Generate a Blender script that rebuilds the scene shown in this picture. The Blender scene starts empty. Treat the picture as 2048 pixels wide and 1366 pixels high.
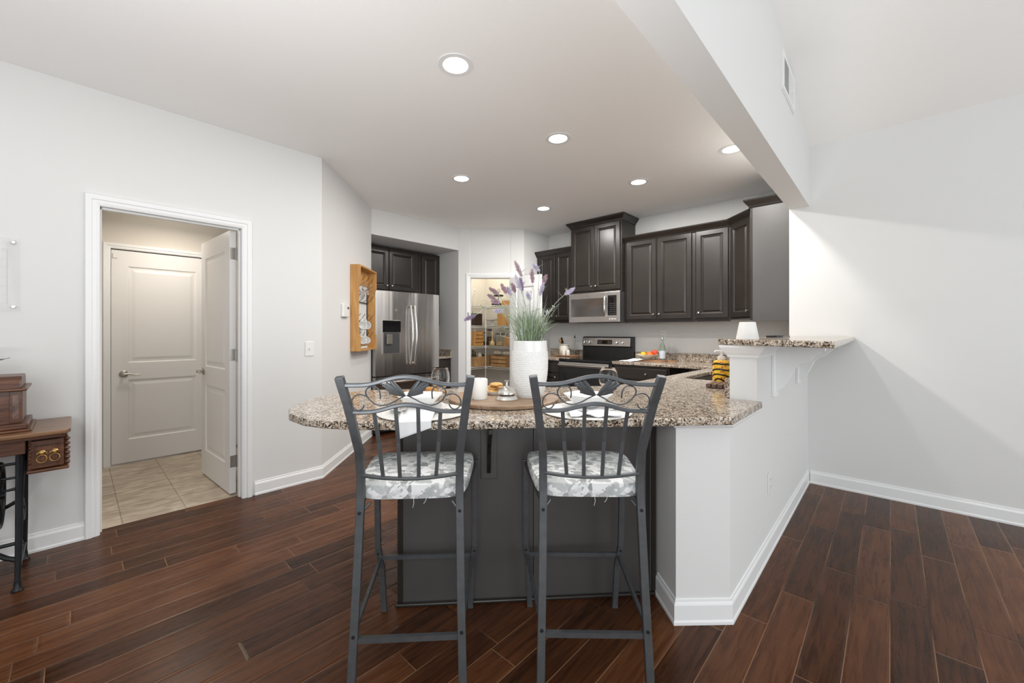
import bpy, math, random
from mathutils import Vector, Matrix
from mathutils.geometry import tessellate_polygon
random.seed(7)
PI = math.pi
S = math.sqrt(0.5)
sc = bpy.context.scene
COL = sc.collection

# ------------------------------------------------------------------ camera
cd = bpy.data.cameras.new('camera')
cam = bpy.data.objects.new('camera', cd)
COL.objects.link(cam)
cam.location = (0, 0, 1.255)
cam.rotation_euler = (PI/2, 0, math.radians(43.53 - 90))
cd.sensor_width = 36
cd.lens = 814.3/2048*36
cd.shift_x = (1024 - 1009.1)/2048
cd.shift_y = (663.0 - 683.0)/2048
cd.clip_start = 0.02
sc.camera = cam
# ------------------------------------------------------------------ light
w = bpy.data.worlds.new('world')
sc.world = w
w.use_nodes = True
wb = w.node_tree.nodes['Background']
wb.inputs[0].default_value = (0.93, 0.965, 1.0, 1)
wb.inputs[1].default_value = 0.55
sc.view_settings.view_transform = 'Standard'
sc.view_settings.look = 'None'
sc.view_settings.gamma = 1
sc.view_settings.use_curve_mapping = False
sc.view_settings.exposure = 0.0

def ab3(a, b, z): return ((a+b)*S, (b-a)*S, z)
def area(name, loc, rot, size, power, color, size_y=None, disk=False):
    l = bpy.data.lights.new(name, 'AREA')
    l.energy = power; l.color = color; l.size = size
    if disk: l.shape = 'DISK'
    elif size_y: l.shape = 'RECTANGLE'; l.size_y = size_y
    o = bpy.data.objects.new(name, l); COL.objects.link(o)
    o.location = loc; o.rotation_euler = rot
    return o
# daylight from the tall windows of the living room behind the camera
area('window_daylight', (-3.9, -1.6, 1.7), (0, -PI/2, 0), 2.2, 22, (0.95, 0.98, 1.0), 3.2)
area('window_daylight_side', (2.3, -3.9, 1.35), (PI/2, 0, 0), 3.0, 70, (0.95, 0.98, 1.0), 2.2)
# added upward fill beside the camera to brighten the ceiling, no real lamp
area('ceiling_fill', (-0.42, 0.75, 0.85), (PI, 0, 0), 0.8, 56, (0.97, 0.985, 1.0))
area('kitchen_fill', (-0.9, -0.5, 1.9), (math.radians(98), 0, math.radians(43.5-90)), 1.0, 24, (0.98, 0.99, 1.0))  # added fill behind the camera that lifts the kitchen, no such source there
area('window_daylight_back', ab3(.45, -3.7, 1.15), (PI/2, 0, math.radians(45-90)), 1.1, 30, (0.95, 0.98, 1.0), 2.1)
CAN_POWER = 15.5
CAN_GAIN = (0.8, 1.2, 0.5, 2.2, 0.9, 1.2)
CAN_COLOR = (1.0, 0.96, 0.92)

# ------------------------------------------------------------------ materials
def lin(c):
    return tuple(((v/255)/12.92 if v/255 <= 0.04045 else ((v/255+0.055)/1.055)**2.4) for v in c)
def mat(name, color, rough=0.5, metal=0.0, var=0.0, vscale=8.0, bump=0.0, bscale=60.0, **kw):
    m = bpy.data.materials.new(name); m.use_nodes = True
    nt = m.node_tree; p = nt.nodes['Principled BSDF']
    c = (*color, 1)
    p.inputs['Base Color'].default_value = c
    p.inputs['Roughness'].default_value = rough
    p.inputs['Metallic'].default_value = metal
    for k, v in kw.items(): p.inputs[k.replace('_', ' ')].default_value = v
    tc = nt.nodes.new('ShaderNodeTexCoord')
    if var:
        n = nt.nodes.new('ShaderNodeTexNoise'); n.inputs['Scale'].default_value = vscale
        n.inputs['Detail'].default_value = 4
        nt.links.new(tc.outputs['Object'], n.inputs['Vector'])
        r = nt.nodes.new('ShaderNodeValToRGB')
        r.color_ramp.elements[0].position = 0.3; r.color_ramp.elements[1].position = 0.7
        r.color_ramp.elements[0].color = (*[v*(1-var) for v in color], 1)
        r.color_ramp.elements[1].color = (*[min(1, v*(1+var)) for v in color], 1)
        nt.links.new(n.outputs['Fac'], r.inputs['Fac'])
        nt.links.new(r.outputs['Color'], p.inputs['Base Color'])
    if bump:
        n = nt.nodes.new('ShaderNodeTexNoise'); n.inputs['Scale'].default_value = bscale
        nt.links.new(tc.outputs['Object'], n.inputs['Vector'])
        b = nt.nodes.new('ShaderNodeBump'); b.inputs['Strength'].default_value = bump
        b.inputs['Distance'].default_value = 0.002
        nt.links.new(n.outputs['Fac'], b.inputs['Height'])
        nt.links.new(b.outputs['Normal'], p.inputs['Normal'])
    return m
def N(nt, t, **kw):
    n = nt.nodes.new('ShaderNode'+t)
    for k, v in kw.items():
        setattr(n, k, v)
    return n
def mathn(nt, op, a, b=None, c=None):
    n = nt.nodes.new('ShaderNodeMath'); n.operation = op
    for i, v in enumerate((a, b, c)):
        if v is None: continue
        if isinstance(v, (int, float)): n.inputs[i].default_value = v
        else: nt.links.new(v, n.inputs[i])
    return n.outputs[0]
def ramp(nt, fac, stops):
    r = nt.nodes.new('ShaderNodeValToRGB')
    e = r.color_ramp.elements
    while len(e) < len(stops): e.new(0.5)
    for i, (p, c) in enumerate(stops):
        e[i].position = p; e[i].color = (*c, 1)
    nt.links.new(fac, r.inputs['Fac'])
    return r.outputs['Color']
def mix(nt, fac, a, b, mode='MIX'):
    n = nt.nodes.new('ShaderNodeMix'); n.data_type = 'RGBA'; n.blend_type = mode
    if isinstance(fac, (int, float)): n.inputs[0].default_value = fac
    else: nt.links.new(fac, n.inputs[0])
    for i, v in ((6, a), (7, b)):
        if isinstance(v, tuple): n.inputs[i].default_value = (*v, 1)
        else: nt.links.new(v, n.inputs[i])
    return n.outputs[2]

def floor_mat():
    m = bpy.data.materials.new('hardwood'); m.use_nodes = True
    nt = m.node_tree; p = nt.nodes['Principled BSDF']; L = nt.links.new
    tc = N(nt, 'TexCoord'); sx = N(nt, 'SeparateXYZ'); L(tc.outputs['Object'], sx.inputs[0])
    X, Y = sx.outputs[0], sx.outputs[1]
    v = mathn(nt, 'DIVIDE', mathn(nt, 'SUBTRACT', Y, 0.004), 0.127)
    row = mathn(nt, 'FLOOR', v); fv = mathn(nt, 'SUBTRACT', v, row)
    wn = N(nt, 'TexWhiteNoise', noise_dimensions='1D'); L(row, wn.inputs['W'])
    off = mathn(nt, 'MULTIPLY', wn.outputs['Value'], 7.0)
    u = mathn(nt, 'DIVIDE', mathn(nt, 'ADD', X, off), 0.95)
    ci = mathn(nt, 'FLOOR', u); fu = mathn(nt, 'SUBTRACT', u, ci)
    cb = N(nt, 'CombineXYZ'); L(row, cb.inputs[0]); L(ci, cb.inputs[1])
    w2 = N(nt, 'TexWhiteNoise', noise_dimensions='3D'); L(cb.outputs[0], w2.inputs['Vector'])
    # grain
    mp = N(nt, 'Mapping'); mp.inputs['Scale'].default_value = (2.0, 26.0, 1)
    L(tc.outputs['Object'], mp.inputs['Vector'])
    ad = N(nt, 'VectorMath', operation='ADD'); L(mp.outputs[0], ad.inputs[0])
    sc2 = N(nt, 'VectorMath', operation='SCALE'); L(w2.outputs['Color'], sc2.inputs[0]); sc2.inputs['Scale'].default_value = 30
    L(sc2.outputs[0], ad.inputs[1])
    g = N(nt, 'TexNoise'); g.inputs['Scale'].default_value = 1.6; g.inputs['Detail'].default_value = 8; g.inputs['Roughness'].default_value = 0.65; g.inputs['Distortion'].default_value = 0.6
    L(ad.outputs[0], g.inputs['Vector'])
    g2 = N(nt, 'TexNoise'); g2.inputs['Scale'].default_value = 5.0; g2.inputs['Detail'].default_value = 3
    L(tc.outputs['Object'], g2.inputs['Vector'])
    fac = mathn(nt, 'ADD', mathn(nt, 'MULTIPLY', g.outputs['Fac'], 0.75), mathn(nt, 'MULTIPLY', w2.outputs['Value'], 0.28))
    fac = mathn(nt, 'ADD', fac, mathn(nt, 'MULTIPLY', g2.outputs['Fac'], 0.22))
    col = ramp(nt, fac, [(0.38, (0.022, 0.0082, 0.0035)), (0.54, (0.058, 0.0205, 0.0078)), (0.68, (0.096, 0.034, 0.013)), (0.88, (0.155, 0.062, 0.025))])
    ev = mathn(nt, 'MINIMUM', fv, mathn(nt, 'SUBTRACT', 1.0, fv))
    eu = mathn(nt, 'MULTIPLY', mathn(nt, 'MINIMUM', fu, mathn(nt, 'SUBTRACT', 1.0, fu)), 0.95/0.127)
    e = mathn(nt, 'MINIMUM', ev, eu)
    gap = mathn(nt, 'LESS_THAN', e, 0.013)
    w3 = N(nt, 'TexNoise'); w3.inputs['Scale'].default_value = 0.9; L(tc.outputs['Object'], w3.inputs['Vector'])
    gapc = ramp(nt, w3.outputs['Fac'], [(0.38, (0.014, 0.007, 0.004)), (0.50, (0.24, 0.13, 0.07))])
    L(mix(nt, gap, col, gapc), p.inputs['Base Color'])
    p.inputs['Specular IOR Level'].default_value = 0.17
    rr = mathn(nt, 'ADD', mathn(nt, 'MULTIPLY', g.outputs['Fac'], 0.22), 0.17)
    L(rr, p.inputs['Roughness'])
    b = N(nt, 'Bump'); b.inputs['Strength'].default_value = 0.35; b.inputs['Distance'].default_value = 0.004
    h = mathn(nt, 'ADD', mathn(nt, 'MULTIPLY', g.outputs['Fac'], 0.35), mathn(nt, 'MINIMUM', mathn(nt, 'MULTIPLY', e, 12.0), 1.0))
    L(h, b.inputs['Height']); L(b.outputs['Normal'], p.inputs['Normal'])
    return m
def granite_mat():
    m = bpy.data.materials.new('granite'); m.use_nodes = True
    nt = m.node_tree; p = nt.nodes['Principled BSDF']; L = nt.links.new
    tc = N(nt, 'TexCoord')
    n0 = N(nt, 'TexNoise'); n0.inputs['Scale'].default_value = 60; n0.inputs['Detail'].default_value = 2; L(tc.outputs['Object'], n0.inputs['Vector'])
    ad = N(nt, 'VectorMath', operation='ADD'); L(tc.outputs['Object'], ad.inputs[0])
    s2 = N(nt, 'VectorMath', operation='SCALE'); L(n0.outputs['Color'], s2.inputs[0]); s2.inputs['Scale'].default_value = 0.012; L(s2.outputs[0], ad.inputs[1])
    v = N(nt, 'TexVoronoi'); v.inputs['Scale'].default_value = 185; L(ad.outputs[0], v.inputs['Vector'])
    sp = N(nt, 'SeparateColor'); L(v.outputs['Color'], sp.inputs[0])
    n1 = N(nt, 'TexNoise'); n1.inputs['Scale'].default_value = 26; n1.inputs['Detail'].default_value = 3; L(tc.outputs['Object'], n1.inputs['Vector'])
    f = mathn(nt, 'ADD', mathn(nt, 'MULTIPLY', sp.outputs[0], 0.62), mathn(nt, 'MULTIPLY', n1.outputs['Fac'], 0.55))
    c = ramp(nt, f, [(0.0, (0.015, 0.012, 0.010)), (0.35, (0.03, 0.024, 0.02)), (0.41, (0.14, 0.10, 0.07)), (0.52, (0.26, 0.19, 0.13)), (0.63, (0.40, 0.32, 0.24)), (0.80, (0.64, 0.58, 0.50))])
    L(c, p.inputs['Base Color'])
    p.inputs['Roughness'].default_value = 0.13
    return m
def wood_mat(name, c1, c2, rough=0.45, scale=(3, 30, 3)):
    m = bpy.data.materials.new(name); m.use_nodes = True
    nt = m.node_tree; p = nt.nodes['Principled BSDF']; L = nt.links.new
    tc = N(nt, 'TexCoord'); mp = N(nt, 'Mapping'); mp.inputs['Scale'].default_value = scale
    L(tc.outputs['Object'], mp.inputs['Vector'])
    g = N(nt, 'TexNoise'); g.inputs['Scale'].default_value = 2.0; g.inputs['Detail'].default_value = 6; g.inputs['Distortion'].default_value = 0.8
    L(mp.outputs[0], g.inputs['Vector'])
    L(ramp(nt, g.outputs['Fac'], [(0.32, c1), (0.66, c2)]), p.inputs['Base Color'])
    p.inputs['Roughness'].default_value = rough
    return m
def tile_mat():
    m = bpy.data.materials.new('beige_tile'); m.use_nodes = True
    nt = m.node_tree; p = nt.nodes['Principled BSDF']; L = nt.links.new
    tc = N(nt, 'TexCoord'); mp = N(nt, 'Mapping'); mp.inputs['Location'].default_value = (0.12, 0.02, 0)
    L(tc.outputs['Object'], mp.inputs['Vector'])
    br = N(nt, 'TexBrick'); br.offset = 0.0; br.inputs['Scale'].default_value = 1
    br.inputs['Brick Width'].default_value = 0.33; br.inputs['Row Height'].default_value = 0.33; br.inputs['Mortar Size'].default_value = 0.004
    br.inputs['Color1'].default_value = (1, 1, 1, 1); br.inputs['Color2'].default_value = (0.86, 0.86, 0.86, 1); br.inputs['Mortar'].default_value = (0.6, 0.58, 0.55, 1)
    L(mp.outputs[0], br.inputs['Vector'])
    mp2 = N(nt, 'Mapping'); mp2.inputs['Scale'].default_value = (1, 2.6, 1); L(tc.outputs['Object'], mp2.inputs['Vector'])
    g = N(nt, 'TexNoise'); g.inputs['Scale'].default_value = 5; g.inputs['Detail'].default_value = 7; g.inputs['Distortion'].default_value = 1.6
    L(mp2.outputs[0], g.inputs['Vector'])
    c = ramp(nt, g.outputs['Fac'], [(0.3, (0.36, 0.29, 0.215)), (0.5, (0.52, 0.43, 0.33)), (0.7, (0.68, 0.60, 0.49))])
    L(mix(nt, 1.0, c, br.outputs['Color'], 'MULTIPLY'), p.inputs['Base Color'])
    p.inputs['Roughness'].default_value = 0.4
    return m
def fabric_mat():
    m = bpy.data.materials.new('leaf_fabric'); m.use_nodes = True
    nt = m.node_tree; p = nt.nodes['Principled BSDF']; L = nt.links.new
    tc = N(nt, 'TexCoord')
    n0 = N(nt, 'TexNoise'); n0.inputs['Scale'].default_value = 14; n0.inputs['Detail'].default_value = 3; L(tc.outputs['Object'], n0.inputs['Vector'])
    ad = N(nt, 'VectorMath', operation='ADD'); L(tc.outputs['Object'], ad.inputs[0])
    s2 = N(nt, 'VectorMath', operation='SCALE'); L(n0.outputs['Color'], s2.inputs[0]); s2.inputs['Scale'].default_value = 0.10; L(s2.outputs[0], ad.inputs[1])
    v = N(nt, 'TexVoronoi'); v.inputs['Scale'].default_value = 46; L(ad.outputs[0], v.inputs['Vector'])
    sp = N(nt, 'SeparateColor'); L(v.outputs['Color'], sp.inputs[0])
    g = N(nt, 'TexNoise'); g.inputs['Scale'].default_value = 90; g.inputs['Detail'].default_value = 4; L(ad.outputs[0], g.inputs['Vector'])
    f = mathn(nt, 'ADD', mathn(nt, 'MULTIPLY', sp.outputs[1], 0.75), mathn(nt, 'MULTIPLY', g.outputs['Fac'], 0.3))
    L(ramp(nt, f, [(0.2, (0.30, 0.32, 0.32)), (0.34, (0.44, 0.46, 0.46)), (0.52, (0.56, 0.58, 0.58)), (0.62, (0.80, 0.81, 0.81))]), p.inputs['Base Color'])
    p.inputs['Roughness'].default_value = 0.75
    return m
def steel_mat(name, vertical=True):
    m = bpy.data.materials.new(name); m.use_nodes = True
    nt = m.node_tree; p = nt.nodes['Principled BSDF']; L = nt.links.new
    tc = N(nt, 'TexCoord'); mp = N(nt, 'Mapping'); mp.inputs['Scale'].default_value = (7.0, 7.0, 0.25) if vertical else (0.3, 0.3, 90)
    L(tc.outputs['Object'], mp.inputs['Vector'])
    g = N(nt, 'TexNoise'); g.inputs['Scale'].default_value = 1.0 if vertical else 4; g.inputs['Detail'].default_value = 2
    L(mp.outputs[0], g.inputs['Vector'])
    p.inputs['Base Color'].default_value = (0.56, 0.54, 0.52, 1)
    p.inputs['Metallic'].default_value = 1; p.inputs['Roughness'].default_value = 0.24 if vertical else 0.3
    b = N(nt, 'Bump'); b.inputs['Strength'].default_value = 0.5 if vertical else 0.08; b.inputs['Distance'].default_value = 0.02 if vertical else 0.001
    L(g.outputs['Fac'], b.inputs['Height']); L(b.outputs['Normal'], p.inputs['Normal'])
    return m
def emit_mat(name, color, s):
    m = bpy.data.materials.new(name); m.use_nodes = True
    nt = m.node_tree; p = nt.nodes['Principled BSDF']
    p.inputs['Base Color'].default_value = (*color, 1)
    p.inputs['Emission Color'].default_value = (*color, 1)
    p.inputs['Emission Strength'].default_value = s
    return m
def vase_mat():
    m = mat('white_ceramic', (0.82, 0.82, 0.81), 0.18)
    return m

M = dict(
    wall=mat('wall_paint', (0.735, 0.74, 0.73), 0.75, bump=0.05, bscale=250),
    ceiling=mat('ceiling_paint', (0.93, 0.925, 0.91), 0.9, bump=0.05, bscale=250),
    trim=mat('white_trim', (0.84, 0.85, 0.85), 0.38, bump=0.02),
    door=mat('door_paint', (0.80, 0.79, 0.775), 0.42, bump=0.02),
    laundry=mat('laundry_paint', (0.70, 0.66, 0.60), 0.8, bump=0.05, bscale=250),
    pantry=mat('pantry_paint', (0.74, 0.71, 0.64), 0.8, bump=0.05, bscale=250),
    floor=floor_mat(), granite=granite_mat(), tile=tile_mat(), fabric=fabric_mat(),
    espresso=mat('espresso_wood', (0.022, 0.0175, 0.0145), 0.30, var=0.15, vscale=5, bump=0.05, bscale=40),
    espresso_flat=mat('espresso_panel', (0.058, 0.055, 0.053), 0.42, Specular_IOR_Level=0.9, var=0.12, vscale=3, bump=0.08, bscale=14),
    cab_in=mat('cabinet_carcass', (0.02, 0.017, 0.015), 0.5, var=0.1),
    iron=mat('stool_iron', (0.105, 0.113, 0.120), 0.42, 0.55, var=0.12, vscale=30, bump=0.1, bscale=200),
    steel=steel_mat('brushed_steel'), steel_h=steel_mat('brushed_steel_flat', False),
    chrome=mat('chrome', (0.78, 0.77, 0.75), 0.14, 1.0, var=0.05),
    nickel=mat('satin_nickel', (0.46, 0.44, 0.41), 0.3, 1.0, var=0.05),
    black=mat('black_plastic', (0.012, 0.012, 0.013), 0.3, var=0.1),
    blackglass=mat('black_glass', (0.008, 0.008, 0.009), 0.06, var=0.1),
    mwglass=mat('microwave_glass', (0.16, 0.15, 0.145), 0.10, 0.7, var=0.1),
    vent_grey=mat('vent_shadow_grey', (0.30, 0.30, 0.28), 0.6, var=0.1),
    gasket=mat('dark_grey', (0.05, 0.05, 0.052), 0.5, var=0.1),
    white=mat('white_glaze', (0.84, 0.84, 0.83), 0.2, var=0.02), 
    vase=vase_mat(),
    plastic=mat('white_plastic', (0.80, 0.80, 0.78), 0.4, var=0.02),
    cream=mat('cream_stoneware', (0.74, 0.70, 0.62), 0.35, var=0.05),
    wax=mat('white_wax', (0.88, 0.87, 0.84), 0.5, var=0.02, Subsurface_Weight=0.2),
    silver=mat('silver_bell', (0.75, 0.73, 0.69), 0.18, 1.0, var=0.08, bump=0.6, bscale=120),
    cloth=mat('white_cloth', (0.82, 0.83, 0.84), 0.85, var=0.04, bump=0.3, bscale=40),
    glass=mat('clear_glass', (1, 1, 1), 0.01, Transmission_Weight=1.0, IOR=1.22),
    glass_g=mat('green_glass', (0.62, 0.74, 0.62), 0.03, Transmission_Weight=0.9, IOR=1.45),
    water=mat('bottle_label', (0.55, 0.62, 0.68), 0.5, var=0.35, vscale=120),
    pine=wood_mat('golden_pine', (0.42, 0.20, 0.055), (0.62, 0.34, 0.11), 0.45, (14, 14, 1.6)),
    crate=wood_mat('crate_wood', (0.40, 0.22, 0.09), (0.58, 0.36, 0.17), 0.6, (10, 10, 3)),
    tray=wood_mat('weathered_tray', (0.21, 0.125, 0.075), (0.38, 0.26, 0.165), 0.5, (3, 26, 3)),
    board=wood_mat('board_wood', (0.22, 0.10, 0.045), (0.38, 0.20, 0.10), 0.45, (4, 24, 4)),
    walnut=wood_mat('antique_walnut', (0.05, 0.017, 0.010), (0.15, 0.060, 0.028), 0.32, (2.5, 20, 20)),
    walnut_light=wood_mat('antique_oak_top', (0.13, 0.065, 0.030), (0.26, 0.14, 0.07), 0.28, (2.5, 22, 20)),
    trivet=wood_mat('trivet_wood', (0.06, 0.035, 0.03), (0.20, 0.12, 0.09), 0.4, (10, 60, 10)),
    castiron=mat('cast_iron', (0.02, 0.022, 0.024), 0.4, 0.5, var=0.2, bump=0.2),
    brass=mat('antique_brass', (0.42, 0.27, 0.10), 0.32, 1.0, var=0.25, vscale=60),
    can_lit=emit_mat('lamp_lens', (1.0, 0.97, 0.92), 9.0),
    can_inner=emit_mat('lit_reflector', (1.0, 0.95, 0.88), 2.2),
    dome_lit=emit_mat('dome_lens', (1.0, 0.94, 0.84), 6.0),
    green=mat('leaf_green', (0.20, 0.31, 0.12), 0.6, var=0.5, vscale=30),
    sage=mat('leaf_sage', (0.40, 0.45, 0.37), 0.7, var=0.3, vscale=30),
    lav=mat('lavender_petals', (0.30, 0.22, 0.34), 0.8, var=0.35, vscale=60),
    mauve=mat('mauve_petals', (0.38, 0.25, 0.30), 0.8, var=0.35, vscale=60),
    lilac=mat('lilac_petals', (0.52, 0.47, 0.60), 0.8, var=0.25, vscale=60),
    cookie=mat('cookie_crust', (0.62, 0.36, 0.12), 0.8, var=0.25, vscale=50, bump=0.5, bscale=120),
    orange=mat('orange_peel', (0.85, 0.20, 0.03), 0.45, var=0.2, bump=0.3, bscale=200),
    yellow=mat('yellow_peel', (0.85, 0.50, 0.03), 0.45, var=0.2, bump=0.3, bscale=200),
    red=mat('red_peel', (0.70, 0.07, 0.03), 0.4, var=0.3),
    darkbox=mat('dark_brown_box', (0.04, 0.022, 0.018), 0.5, var=0.2),
    copper=mat('copper_lid', (0.72, 0.40, 0.20), 0.3, 1.0, var=0.1),
    pasta=mat('dry_pasta', (0.66, 0.50, 0.28), 0.7, var=0.4, vscale=90),
    cocoa=mat('dark_contents', (0.10, 0.06, 0.045), 0.7, var=0.4, vscale=60),
    paper=mat('cream_paper', (0.72, 0.66, 0.54), 0.8, var=0.15, vscale=30),
    bottle_dark=mat('dark_green_bottle', (0.02, 0.03, 0.012), 0.15, var=0.2),
    wire=mat('white_wire', (0.82, 0.81, 0.78), 0.4, var=0.02),
    oilcap=mat('dark_pourer', (0.05, 0.04, 0.035), 0.3, var=0.1),
    steelsink=mat('sink_steel', (0.42, 0.40, 0.38), 0.35, 1.0, var=0.1),
    whitemat=mat('placemat_weave', (0.74, 0.73, 0.70), 0.8, var=0.08, vscale=40, bump=0.5, bscale=160),
    acrylic=mat('clear_acrylic', (0.8, 0.8, 0.8), 0.05, Alpha=0.12),
    print=mat('calendar_print', (0.45, 0.45, 0.45), 0.6, var=0.05),
    plantleaf=mat('dusty_green', (0.20, 0.26, 0.13), 0.7, var=0.4, vscale=40),
)
def soap_mat():
    m = bpy.data.materials.new('soap_label'); m.use_nodes = True
    nt = m.node_tree; p = nt.nodes['Principled BSDF']; L = nt.links.new
    tc = N(nt, 'TexCoord'); v = N(nt, 'TexVoronoi'); v.inputs['Scale'].default_value = 55; L(tc.outputs['Object'], v.inputs['Vector'])
    wv = N(nt, 'TexWave'); wv.wave_type = 'RINGS'; wv.inputs['Scale'].default_value = 9; wv.inputs['Distortion'].default_value = 3; L(tc.outputs['Object'], wv.inputs['Vector'])
    c1 = ramp(nt, v.outputs['Distance'], [(0.25, (0.55, 0.10, 0.01)), (0.4, (0.80, 0.42, 0.02)), (0.8, (0.85, 0.60, 0.06))])
    c2 = ramp(nt, wv.outputs['Fac'], [(0.2, (0.03, 0.03, 0.04)), (0.32, (1, 1, 1))])
    L(mix(nt, 1.0, c1, c2, 'MULTIPLY'), p.inputs['Base Color']); p.inputs['Roughness'].default_value = 0.3
    return m
M['soap'] = soap_mat()

# ------------------------------------------------------------------ mesh builder
class B:
    def __init__(s): s.v = []; s.f = []
    def add(s, vs, fs, m=None):
        o = len(s.v)
        for p in vs:
            p = Vector(p)
            s.v.append(m @ p if m is not None else p)
        s.f += [tuple(i+o for i in f) for f in fs]
        return s
    def box(s, x0, x1, y0, y1, z0, z1, m=None):
        if x0 > x1: x0, x1 = x1, x0
        if y0 > y1: y0, y1 = y1, y0
        if z0 > z1: z0, z1 = z1, z0
        v = [(x0,y0,z0),(x1,y0,z0),(x1,y1,z0),(x0,y1,z0),(x0,y0,z1),(x1,y0,z1),(x1,y1,z1),(x0,y1,z1)]
        return s.add(v, [(3,2,1,0),(4,5,6,7),(0,1,5,4),(1,2,6,5),(2,3,7,6),(3,0,4,7)], m)
    def prism(s, poly, z0, z1, holes=(), m=None):
        def area2(p): return sum(p[i][0]*p[(i+1)%len(p)][1]-p[(i+1)%len(p)][0]*p[i][1] for i in range(len(p)))
        loops = [list(poly) if area2(poly) > 0 else list(poly)[::-1]]
        for h in holes: loops.append(list(h) if area2(h) < 0 else list(h)[::-1])
        if callable(z1): zt = z1
        else: zt = lambda x, y: z1
        vs = []; idx = []
        for l in loops:
            idx.append(list(range(len(vs), len(vs)+len(l))))
            vs += [(x, y, 0) for x, y in l]
        tris = tessellate_polygon([[Vector((x, y, 0)) for x, y in l] for l in loops])
        n = len(vs); V = [(x, y, z0) for x, y, _ in vs]+[(x, y, zt(x, y)) for x, y, _ in vs]
        fs = []
        for a, b, c in tris:
            A, Bb, Cc = vs[a], vs[b], vs[c]
            if (Bb[0]-A[0])*(Cc[1]-A[1])-(Bb[1]-A[1])*(Cc[0]-A[0]) < 0: a, b, c = c, b, a
            fs.append((a+n, b+n, c+n)); fs.append((c, b, a))
        for l in idx:
            for i in range(len(l)):
                a, b = l[i], l[(i+1) % len(l)]
                fs.append((a, b, b+n, a+n))
        return s.add(V, fs, m)
    def lathe(s, prof, seg=32, c=(0,0,0), m=None, fn=None):
        vs = []; fs = []; n = len(prof)
        for k in range(seg):
            a = 2*PI*k/seg
            for i, (r, z) in enumerate(prof):
                rr = r+(fn(a, z, i) if fn else 0)
                vs.append((c[0]+rr*math.cos(a), c[1]+rr*math.sin(a), c[2]+z))
        for k in range(seg):
            k2 = (k+1) % seg
            for i in range(n-1):
                fs.append((k*n+i, k2*n+i, k2*n+i+1, k*n+i+1))
        if prof[0][0] > 1e-5: fs.append(tuple(k*n for k in range(seg))[::-1])
        if prof[-1][0] > 1e-5: fs.append(tuple(k*n+n-1 for k in range(seg)))
        return s.add(vs, fs, m)
    def tube(s, pts, r, seg=8, m=None, closed=False, rect=None, up=None):
        pts = [Vector(p) for p in pts]; n = len(pts)
        rs = r if isinstance(r, (list, tuple)) else [r]*n
        vs = []; fs = []
        prev = None
        for i, p in enumerate(pts):
            if closed: t = pts[(i+1) % n]-pts[i-1]
            else: t = pts[min(i+1, n-1)]-pts[max(i-1, 0)]
            t.normalize()
            if up is not None: u = Vector(up)
            elif prev is None: u = Vector((0, 0, 1)) if abs(t.z) < 0.9 else Vector((1, 0, 0))
            else: u = prev
            sd = t.cross(u)
            if sd.length < 1e-6: sd = t.cross(Vector((1, 0.2, 0)))
            sd.normalize(); u = sd.cross(t).normalized(); prev = u
            if rect:
                hw, hh = rect
                for sx, sy in ((-1,-1),(1,-1),(1,1),(-1,1)):
                    vs.append(p+sd*sx*hw+u*sy*hh)
            else:
                for k in range(seg):
                    a = 2*PI*k/seg
                    vs.append(p+sd*math.cos(a)*rs[i]+u*math.sin(a)*rs[i])
        q = 4 if rect else seg
        for i in range(n if closed else n-1):
            j = (i+1) % n
            for k in range(q):
                k2 = (k+1) % q
                fs.append((i*q+k, i*q+k2, j*q+k2, j*q+k))
        if not closed:
            fs.append(tuple(range(q))[::-1]); fs.append(tuple((n-1)*q+k for k in range(q)))
        return s.add(vs, fs, m)
    def cyl(s, p0, p1, r, seg=16, m=None): return s.tube([p0, p1], r, seg, m)
    def sweep(s, path, prof, m=None, closed=False):
        # path: 2D points; prof: (out, z) closed loop, 'out' to the right of travel
        n = len(path); P = [Vector(p) for p in path]; vs = []; fs = []; q = len(prof)
        def nr(a, b):
            d = (b-a).normalized(); return Vector((d.y, -d.x))
        for i in range(n):
            if closed: n1 = nr(P[i-1], P[i]); n2 = nr(P[i], P[(i+1) % n])
            else:
                n1 = nr(P[i-1], P[i]) if i > 0 else nr(P[0], P[1])
                n2 = nr(P[i], P[i+1]) if i < n-1 else n1
            mm = (n1+n2).normalized(); k = 1/max(0.3, mm.dot(n1))
            for o, z in prof:
                x = P[i]+mm*k*o; vs.append((x.x, x.y, z))
        for i in range(n if closed else n-1):
            j = (i+1) % n
            for k in range(q):
                k2 = (k+1) % q
                fs.append((i*q+k, j*q+k, j*q+k2, i*q+k2))
        if not closed:
            fs.append(tuple(range(q))[::-1]); fs.append(tuple((n-1)*q+k for k in range(q)))
        return s.add(vs, fs, m)
    def rings(s, loops, m=None, cap=True, close_back=True):
        q = len(loops[0]); vs = [p for l in loops for p in l]; fs = []
        for i in range(len(loops)-1):
            for k in range(q):
                k2 = (k+1) % q
                fs.append((i*q+k, i*q+k2, (i+1)*q+k2, (i+1)*q+k))
        if cap: fs.append(tuple((len(loops)-1)*q+k for k in range(q)))
        if close_back: fs.append(tuple(range(q))[::-1])
        return s.add(vs, fs, m)
    def grid(s, fn, nu, nv, m=None):
        vs = [fn(i/nu, j/nv) for i in range(nu+1) for j in range(nv+1)]
        fs = [(i*(nv+1)+j, (i+1)*(nv+1)+j, (i+1)*(nv+1)+j+1, i*(nv+1)+j+1) for i in range(nu) for j in range(nv)]
        return s.add(vs, fs, m)

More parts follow.
